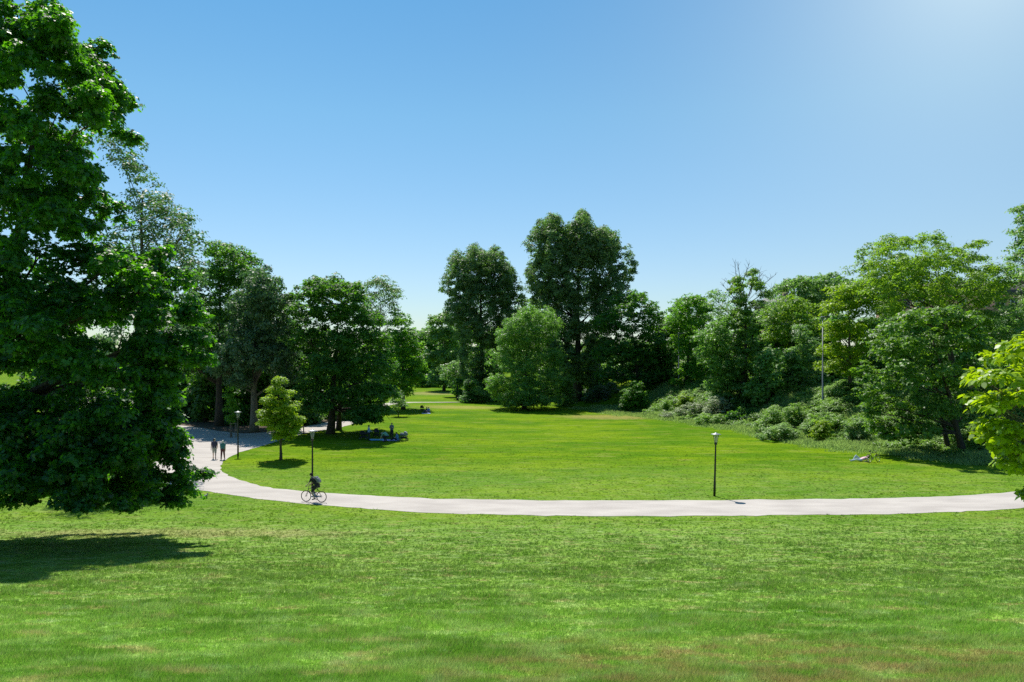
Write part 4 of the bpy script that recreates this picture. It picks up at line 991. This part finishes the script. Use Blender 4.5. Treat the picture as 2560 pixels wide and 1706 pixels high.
def person(label, loc, rz, J, top=None, legs=None, hair=None, long_sleeve=False, shorts=False, hat=None, shoes=SHOE, skin=SKIN, group=None, k=1.0, face=None):
    """J: joints, local, facing +Y.  pelvis, chest, neck, head, shL/R elL/R wrL/R hiL/R knL/R anL/R toL/R"""
    P = {a: Vector(b) for a, b in J.items()}
    mb = MB()
    def torso(q, grow):
        pv, ch, nk = P["pelvis"], P["chest"], P["neck"]
        caps(q, P["hiL"], .105 + grow, P["hiR"], .105 + grow)
        sx = (P["shR"] - P["shL"]).normalized() * .075
        for s in (-1, 1):
            caps(q, pv + sx * s * .9, .105 + grow, ch + sx * s * 1.15, .118 + grow)
            caps(q, ch + sx * s * 1.1, .112 + grow, nk.lerp(ch, .25) + sx * s * .5, .075 + grow)
        caps(q, P["shL"], .062 + grow, nk - (nk - ch) * .12, .062 + grow); caps(q, P["shR"], .062 + grow, nk - (nk - ch) * .12, .062 + grow)
    torso(mb, 0)
    hd = P["head"]; up = (hd - P["neck"]).normalized()
    caps(mb, P["neck"] - up * .03, .058, hd - up * .05, .054)
    fw = Vector(face) if face else Vector((0, 1, 0)); fw = (fw - up * fw.dot(up)).normalized(); rt = fw.cross(up)
    mb.sphere(hd + up * .02 - fw * .01, (.080, .096, .105), 14, 10); mb.sphere(hd - up * .055 + fw * .025, (.058, .062, .062), 12, 8)
    caps(mb, hd + fw * .085 + up * .015, .010, hd + fw * .105 - up * .022, .015, 6)
    for s in (-1, 1):
        mb.sphere(hd + rt * s * .080 - up * .005, (.014, .020, .030), 8, 6)
        caps(mb, P["sh" + "LR"[s > 0]], .050, P["el" + "LR"[s > 0]], .038); caps(mb, P["el" + "LR"[s > 0]], .039, P["wr" + "LR"[s > 0]], .026)
        caps(mb, P["hi" + "LR"[s > 0]], .086, P["kn" + "LR"[s > 0]], .056); caps(mb, P["kn" + "LR"[s > 0]], .056, P["an" + "LR"[s > 0]], .036)
        k_ = P["kn" + "LR"[s > 0]]; a_ = P["an" + "LR"[s > 0]]; mb.sphere(k_.lerp(a_, .3) - Vector((0, .012, 0)), .056, 8, 6)
        caps(mb, a_ - Vector((0, 0, .02)), .036, P["to" + "LR"[s > 0]], .028)
        e_, w_ = P["el" + "LR"[s > 0]], P["wr" + "LR"[s > 0]]
        hand(mb, w_, w_ - e_, Vector((-s * .4, .8, .3)), curl=.45)
    caps(mb, hd - fw * .0 + rt * -.022 + fw * .086 - up * .055, .009, hd + rt * .022 + fw * .086 - up * .055, .009, 6)
    root = fig("person", mb, skin, None, .0125)
    root.location = loc; root.rotation_euler = (0, 0, rz); root.scale = (k, k, k)
    setp(root, label=label, category="person", group=group)
    for s in (-1, 1): ey = MB(); ey.sphere(hd + rt * s * .032 + fw * .083 + up * .022, .013, 8, 6); ey.build("eye", EYE, root)
    q = MB(); torso(q, .014)
    for s in ("L", "R"):
        e = P["sh" + s].lerp(P["el" + s], 1.0 if long_sleeve else .62)
        caps(q, P["sh" + s], .066, e, .056)
        if long_sleeve: caps(q, P["el" + s], .054, P["el" + s].lerp(P["wr" + s], .92), .040)
    fig("shirt", q, top, root, .015)
    q = MB(); caps(q, P["hiL"], .122, P["hiR"], .122); caps(q, P["pelvis"], .118, P["pelvis"].lerp(P["chest"], .22), .118)
    for s in ("L", "R"):
        e = P["hi" + s].lerp(P["kn" + s], .88 if shorts else 1.0)
        caps(q, P["hi" + s], .106, e, .078)
        if not shorts: caps(q, P["kn" + s], .078, P["kn" + s].lerp(P["an" + s], .93), .056)
    fig("trousers", q, legs, root, .015)
    for s in ("L", "R"):
        q = MB(); a, t = P["an" + s], P["to" + s]
        caps(q, a - Vector((0, 0, .025)), .047, t, .036); caps(q, a + (a - t) * .25 - Vector((0, 0, .03)), .036, t, .034); fig("shoe", q, shoes, root, .013)
    if hair:
        q = MB(); q.sphere(hd + up * .035 - fw * .022, (.090, .100, .104), 14, 10); q.sphere(hd - fw * .055 - up * .02, (.074, .055, .085), 12, 8); fig("hair", q, hair, root, .013)
    if hat:
        q = MB(); q.sphere(hd + up * .062 - fw * .008, (.092, .108, .078), 14, 10)
        caps(q, hd + up * .055 + fw * .09 - rt * .045, .014, hd + up * .04 + fw * .175 - rt * .03, .010, 8); caps(q, hd + up * .055 + fw * .09 + rt * .045, .014, hd + up * .04 + fw * .175 + rt * .03, .010, 8); caps(q, hd + up * .058 + fw * .09, .014, hd + up * .045 + fw * .185, .010, 8)
        fig("cap", q, hat, root, .012)
    return root

def stand(stride=0.0, arms=(0, 0), turn=0):
    s = stride
    return dict(pelvis=(0, 0, .96), chest=(0, .01, 1.30), neck=(0, -.005, 1.48), head=(0, .02, 1.63), shL=(-.185, 0, 1.42), shR=(.185, 0, 1.42),
                elL=(-.235, -.03 - s * .35, 1.14), elR=(.235, -.03 + s * .35, 1.14), wrL=(-.25, .05 - s * .7, .90), wrR=(.25, .05 + s * .7, .90),
                hiL=(-.088, 0, .92), hiR=(.088, 0, .92), knL=(-.095, .03 + s * .5, .50), knR=(.095, .03 - s * .3, .50), anL=(-.10, s * .75, .085), anR=(.10, -s * .75, .10 + abs(s) * .12), toL=(-.115, .15 + s * .75, .03), toR=(.115, .14 - s * .72, .035))

x, y = G(536, 1148.5); person("man in navy t-shirt, pale shorts and cap walking away on the plaza path", (x, y, .012), .35, stand(.42), NAVY, GREYC, HAIR_D, shorts=True, hat=GREYC, group="walking couple", k=1.02, face=(.8, .6, 0))
x, y = G(557, 1150); person("white-haired woman in teal top and dark trousers walking away beside the man", (x, y, .012), .2, stand(-.34), TEAL, BURG, HAIR_W, group="walking couple", k=.95)

# bicycle -----------------------------------------------------------
RUB = plain("tyre_rubber", (0.018, 0.018, 0.018), 0.8); RIM = plain("rim_metal", (0.30, 0.30, 0.31), 0.35, .8); FRAMEP = plain("frame_paint", (0.022, 0.022, 0.026), 0.35); SADDLE = plain("saddle_leather", (0.02, 0.018, 0.016), 0.5)
def ring(mb, c, R, r, n=40, m=6):
    vs, fs = [], []
    for i in range(n):
        a = 2 * math.pi * i / n
        for j in range(m):
            b = 2 * math.pi * j / m; q = R + r * math.cos(b)
            vs.append((c[0] + r * math.sin(b), c[1] + q * math.cos(a), c[2] + q * math.sin(a)))
    for i in range(n):
        for j in range(m):
            i2, j2 = (i + 1) % n, (j + 1) % m
            fs.append((i * m + j, i2 * m + j, i2 * m + j2, i * m + j2))
    mb.add(vs, fs)
def bicycle(label, loc, rot, paint=FRAMEP, crank=-1.3, steer=0.0):
    root = empty("bicycle", loc, label, "bicycle"); root.rotation_euler = rot
    def wheel(yc, st=0.0):
        h = MB(); h.tube([(-.05, 0, 0), (.05, 0, 0)], .022, 8); w = h.build("wheel", RIM, root, (0, yc, .34)); w.rotation_euler = (0, 0, st)
        t = MB(); ring(t, (0, 0, 0), .318, .024); t.build("tyre", RUB, w)
        t = MB(); ring(t, (0, 0, 0), .298, .010); t.build("rim", RIM, w)
        t = MB()
        for k in range(16):
            a = 2 * math.pi * k / 16; t.tube([(.03 * (-1) ** k, .02 * math.cos(a + .5), .02 * math.sin(a + .5)), (0, .292 * math.cos(a), .292 * math.sin(a))], .0018, 3)
        t.build("spokes", RIM, w)
    wheel(.53, steer); wheel(-.50)
    bb = (0, -.07, .29); hd1, hd2 = (0, .36, .80), (0, .39, .68); st = (0, -.24, .80)
    f = MB()
    for a, b, r in ((bb, hd2, .019), (st, hd1, .016), (bb, st, .017), (hd1, hd2, .021)): f.tube([a, b], r, 8)
    for s in (-.045, .045): f.tube([(s, -.50, .34), (s * .6, bb[1], bb[2])], .010, 6); f.tube([(s, -.50, .34), (s * .5, st[1], st[2])], .009, 6)
    f.build("frame", paint, root)
    f = MB()
    for s in (-.05, .05): f.tube([hd2, (s, .41, .64), (s, .46, .50), (s, .53, .34)], .012, 6)
    f.build("fork", paint, root)
    f = MB(); f.tube([hd1, (0, .35, .93), (0, .42, .95)], .014, 8); f.tube([(-.27, .36, .97), (-.20, .42, .955), (0, .43, .95), (.20, .42, .955), (.27, .36, .97)], .012, 8); hb = f.build("handlebar", FRAMEP, root)
    for s in (-1, 1): f = MB(); f.tube([(s * .275, .352, .971), (s * .20, .42, .956)], .017, 8); f.build("grip", RUB, hb)
    f = MB(); f.tube([st, (0, -.27, .92)], .013, 8); f.build("seat_post", RIM, root)
    f = MB(); f.tube([(0, -.40, .945), (0, -.32, .95), (0, -.22, .945), (0, -.12, .935)], [.05, .075, .040, .016], 10); f.build("saddle", SADDLE, root)
    f = MB(); ring(f, (.045, bb[1], bb[2]), .085, .008, 24); f.tube([(.045, bb[1], bb[2] + .09), (.045, -.50, .38)], .005, 4); f.tube([(.045, bb[1], bb[2] - .09), (.045, -.50, .30)], .005, 4); f.build("chain", RIM, root)
    ca, sa = math.cos(crank), math.sin(crank)
    for s in (-1, 1):
        p = (s * .075, bb[1] + s * -.165 * ca, bb[2] + s * -.165 * sa)
        f = MB(); f.tube([(s * .06, bb[1], bb[2]), p], .011, 6); c = f.build("crank", RIM, root)
        f = MB(); f.box((s * .125, p[1], p[2]), (.09, .07, .022)); f.build("pedal", RUB, c, smooth=False)
    return root

x, y = G(785, 1256); hz = math.radians(90 - 14)
bicycle("black bicycle ridden along the gravel path", (x, y, .012), (0, 0, hz), crank=1.45)
# facing +Y in local axes: his left side is towards the camera
rider = dict(pelvis=(0, -.24, 1.04), chest=(0, .0, 1.33), neck=(0, .12, 1.47), head=(0, .19, 1.62), shL=(-.185, .09, 1.41), shR=(.185, .09, 1.41), elL=(-.24, .20, 1.17), elR=(.24, .20, 1.17),
             wrL=(-.24, .36, 1.03), wrR=(.24, .36, 1.03), hiL=(-.09, -.22, .99), hiR=(.09, -.22, .99), knL=(-.105, .10, .64), knR=(.105, .22, .86), anL=(-.125, -.10, .245), anR=(.125, .0, .56), toL=(-.13, .04, .175), toR=(.13, .13, .51))
rd = person("cyclist in black t-shirt and shorts with grey backpack riding left", (x, y, .012), hz, rider, BLACKC, BLACKC, HAIR_D, shorts=True, skin=SKIN, face=(0, 1, -.15))
bag_e = empty("backpack", (x, y, .012), "grey backpack on the cyclist's back", "backpack"); bag_e.rotation_euler = (0, 0, hz)
q = MB()
up_ = Vector((0, .24, .29)).normalized(); bk = Vector((0, -.77, .64))
c0 = Vector((0, -.12, 1.19)) + bk * .215
for s in (-.09, .09):
    caps(q, c0 + Vector((s, 0, 0)) - up_ * .10, .085, c0 + Vector((s, 0, 0)) + up_ * .20, .08); caps(q, c0 + Vector((s * .7, 0, 0)) - up_ * .08 + bk * .06, .06, c0 + Vector((s * .7, 0, 0)) + up_ * .06 + bk * .06, .055)
fig("pack_body", q, PACK, bag_e, .014)
for s in (-1, 1):
    q = MB(); q.tube([c0 + up_ * .24 + Vector((s * .09, 0, 0)), Vector((s * .11, .06, 1.50)), Vector((s * .12, .16, 1.36)), Vector((s * .13, .08, 1.20)), c0 - up_ * .10 + Vector((s * .12, 0, 0))], .017, 6); q.build("strap", PACK, bag_e)

# picnic ------------------------------------------------------------
GP = "picnic group in the shade of the round tree"
def gpt(px, py): 
    a, b = G(px, py); return (a, b, gz(a, b))
def hold(d, f=.32, z=1.15):
    d = dict(d)
    for s, sg in (("L", -1), ("R", 1)):
        d["el" + s] = (sg * .25, .05, 1.15); d["wr" + s] = (sg * .09, f, z)
    return d
person("woman in pale blue shirt and dark trousers standing at the left of the picnic", gpt(922, 1102.5), -1.2, hold(stand(.05), .28, 1.05), PALEB, BLACKC, HAIR_D, long_sleeve=True, group=GP, k=.96)
person("person in dark trousers and grey t-shirt standing behind the picnic blanket", gpt(979.5, 1096), 2.9, hold(stand(.02), .22, 1.28), GREYB, BLACKC, HAIR_D, group=GP, k=.97)
bend = dict(pelvis=(0, -.20, .56), chest=(0, .08, .80), neck=(0, .28, .80), head=(0, .42, .76), shL=(-.18, .2, .76), shR=(.18, .2, .76), elL=(-.24, .34, .52), elR=(.24, .34, .52), wrL=(-.18, .48, .30), wrR=(.18, .48, .30),
            hiL=(-.10, -.22, .52), hiR=(.10, -.22, .52), knL=(-.18, .18, .50), knR=(.18, .18, .50), anL=(-.14, -.02, .09), anR=(.14, -.02, .09), toL=(-.16, .14, .03), toR=(.16, .14, .03))
person("crouching person in mint green top bending over the blue blanket", gpt(964, 1104.5), 1.3, bend, MINT, BLACKC, HAIR_D, group=GP, k=1.1)
sit = dict(pelvis=(0, -.15, .12), chest=(0, -.12, .46), neck=(0, -.08, .64), head=(0, -.03, .79), shL=(-.18, -.1, .58), shR=(.18, -.1, .58), elL=(-.24, .06, .36), elR=(.24, .06, .36), wrL=(-.14, .26, .30), wrR=(.14, .26, .30),
           hiL=(-.09, -.12, .12), hiR=(.09, -.12, .12), knL=(-.20, .28, .34), knR=(.20, .26, .30), anL=(-.10, .55, .09), anR=(.10, .52, .09), toL=(-.11, .68, .06), toR=(.11, .66, .06))
person("person in blue shirt sitting at the right end of the picnic blanket", gpt(990.5, 1102), 1.5, sit, BLUE, BLACKC, HAIR_D, group=GP, k=1.0)
def blanket(label, px, py, w, d, rz, mat):
    loc = gpt(px, py); n = 14; r = random.Random(len(label)); vs, fs = [], []
    for sd in (0, 1):
        for i in range(n + 1):
            for j in range(n + 1):
                u, v = (i / n - .5) * w, (j / n - .5) * d
                vs.append((u + .03 * math.sin(7 * v), v + .03 * math.sin(6 * u), .05 + .018 * math.sin(5 * u + 2 * v) * math.cos(6 * v) + (0 if sd else -.012)))
    N = (n + 1) * (n + 1)
    for i in range(n):
        for j in range(n):
            a = i * (n + 1) + j; fs.append((a, a + 1, a + n + 2, a + n + 1)); fs.append((N + a, N + a + n + 1, N + a + n + 2, N + a + 1))
    mb = MB(); mb.add(vs, fs); o = mb.build("blanket", mat, None, loc); o.rotation_euler = (0, 0, rz)
    return setp(o, label=label, category="blanket", group=GP)
def checkmat(name, a, b):
    m, n, l, bs = nmat(name); tc = n.new("ShaderNodeTexCoord"); ck = n.new("ShaderNodeTexChecker"); ck.inputs["Scale"].default_value = 5; ck.inputs["Color1"].default_value = a + (1,); ck.inputs["Color2"].default_value = b + (1,)
    l.new(tc.outputs["Object"], ck.inputs["Vector"]); l.new(ck.outputs[0], bs.inputs["Base Color"]); bs.inputs["Roughness"].default_value = .9; return m
blanket("turquoise blue picnic blanket at the crouching person's feet", 943, 1100.5, 1.6, 1.4, .1, checkmat("blue_blanket", (.12, .40, .65), (.25, .6, .8)))
blanket("lilac picnic blanket under the seated person", 977, 1101.5, 1.7, 1.5, -.1, checkmat("lilac_blanket", (.30, .28, .62), (.6, .5, .75)))

def pram(label, loc, rz, fabric):
    root = empty("pram", loc, label, "pram", GP); root.rotation_euler = (0, 0, rz)
    q = MB()
    for s in (-.13, .13): caps(q, (s, -.30, .62), .11, (s, .30, .62), .11); caps(q, (s, -.30, .72), .10, (s, .05, .70), .085)
    fig("carrycot", q, fabric, root, .016)
    q = MB()
    for s in (-.1, 0, .1): caps(q, (s, .22, .74), .15, (s, .14, .84), .13)
    fig("hood", q, fabric, root, .018)
    f = MB()
    for s in (-.23, .23): f.tube([(s, .34, .16), (s, -.05, .52), (s, -.32, .78), (s, -.55, 1.0)], .014, 6); f.tube([(s, -.36, .16), (s, .10, .52)], .014, 6)
    f.tube([(-.23, .34, .16), (.23, .34, .16)], .012, 6); f.tube([(-.23, -.36, .16), (.23, -.36, .16)], .012, 6); f.build("chassis", BLACK, root)
    f = MB(); f.tube([(-.23, -.55, 1.0), (-.2, -.60, 1.03), (.2, -.60, 1.03), (.23, -.55, 1.0)], .018, 8); f.build("handle", RUB, root)
    f = MB(); f.box((0, 0, .30), (.40, .55, .16)); f.build("basket", BLACKC, root, smooth=False)
    for sx in (-.26, .26):
        for sy, R in ((.34, .13), (-.36, .155)):
            f = MB(); f.tube([(-.02, 0, 0), (.02, 0, 0)], .05, 10); w = f.build("wheel", RIM, root, (sx, sy, R)); t = MB(); ring(t, (0, 0, 0), R - .02, .02, 24); t.build("tyre", RUB, w)
    return root
pram("black pram with a grey hood at the right end of the picnic", gpt(1010, 1101), -math.pi / 2 - .15, PACK)
pram("dark pram in the shade left of the standing woman", gpt(909, 1099), 1.4, BLACKC)
pram("navy pram behind the blue picnic blanket", gpt(941, 1093), .4, NAVY)
pm = pram("black pram parked alone on the far lawn", gpt(1055, 1028), .5, BLACKC); del pm["group"]
FAR = "pair sitting on the far lawn"
person("dark-haired person in blue top sitting on the far lawn, right of the pair", gpt(1071, 1033), 2.6, sit, BLUE, NAVY, HAIR_D, group=FAR, k=1.05)
person("person in dark clothes sitting on the far lawn, left of the pair", gpt(1066.5, 1031.5), 2.2, sit, BLACKC, NAVY, HAIR_D, group=FAR, k=1.0)
o = blanket("pale blue blanket beside the pair on the far lawn", 1065, 1034, 1.3, 1.2, .3, checkmat("pale_blanket", (.25, .4, .7), (.4, .55, .8))); o["group"] = FAR

# person reclining by a bicycle on the right ------------------------
lie = dict(pelvis=(0, 0, .14), chest=(0, -.26, .26), neck=(0, -.44, .36), head=(0, -.57, .42), shL=(-.18, -.38, .30), shR=(.18, -.38, .30), elL=(-.26, -.55, .07), elR=(.25, -.20, .32), wrL=(-.24, -.33, .05), wrR=(.12, .05, .28),
           hiL=(-.09, .05, .13), hiR=(.09, .05, .13), knL=(-.10, .46, .16), knR=(.12, .38, .46), anL=(-.10, .88, .07), anR=(.12, .62, .09), toL=(-.11, .96, .15), toR=(.12, .78, .06))
lx, ly, lz = gpt(2153, 1154)
person("person in white and pink top and pale jeans lying on the grass by a bicycle", (lx, ly, lz), math.pi / 2 - .1, lie, PINK, PALEJ, HAIR_D, group=None, k=1.0, face=(0, .6, .8), shoes=WHITEC)
bx_, by_, bz_ = gpt(2184, 1156)
bicycle("parked bicycle on the grass next to the lying person", (bx_, by_, bz_ - .01), (0, math.radians(-6), math.radians(-68)), crank=.4, steer=.2)

# pigeon -------------------------------------------------------------
px_, py_, pz_ = gpt(515, 1246); q = MB()
caps(q, (0, -.09, .15), .05, (0, .05, .17), .065, 12); caps(q, (0, .07, .20), .045, (0, .10, .27), .030, 10); q.sphere((0, .12, .285), (.028, .034, .028), 10, 7); caps(q, (0, -.10, .145), .035, (0, -.24, .12), .018, 8)
PIG = plain("pigeon_grey", (0.22, 0.23, 0.26), .7, 0, .3, 20)
pg = fig("pigeon", q, PIG, None, .008); pg.location = (px_, py_, pz_); pg.rotation_euler = (0, 0, -.6); setp(pg, label="grey pigeon standing on the grass at the path bend", category="pigeon")
q = MB(); q.tube([(0, .148, .283), (0, .178, .272)], [.009, .002], 6); q.build("beak", BLACK, pg)
for s in (-1, 1): q = MB(); q.tube([(s * .025, 0, .12), (s * .027, .01, .0)], .006, 5); q.tube([(s * .027, -.02, .006), (s * .03, .05, .004)], .005, 5); q.build("leg", plain("pigeon_leg", (.3, .1, .08)), pg)
for s in (-1, 1): q = MB(); caps(q, (s * .052, .05, .18), .028, (s * .030, -.16, .15), .014, 8); q.build("wing", plain("pigeon_wing", (.12, .13, .15), .7), pg)
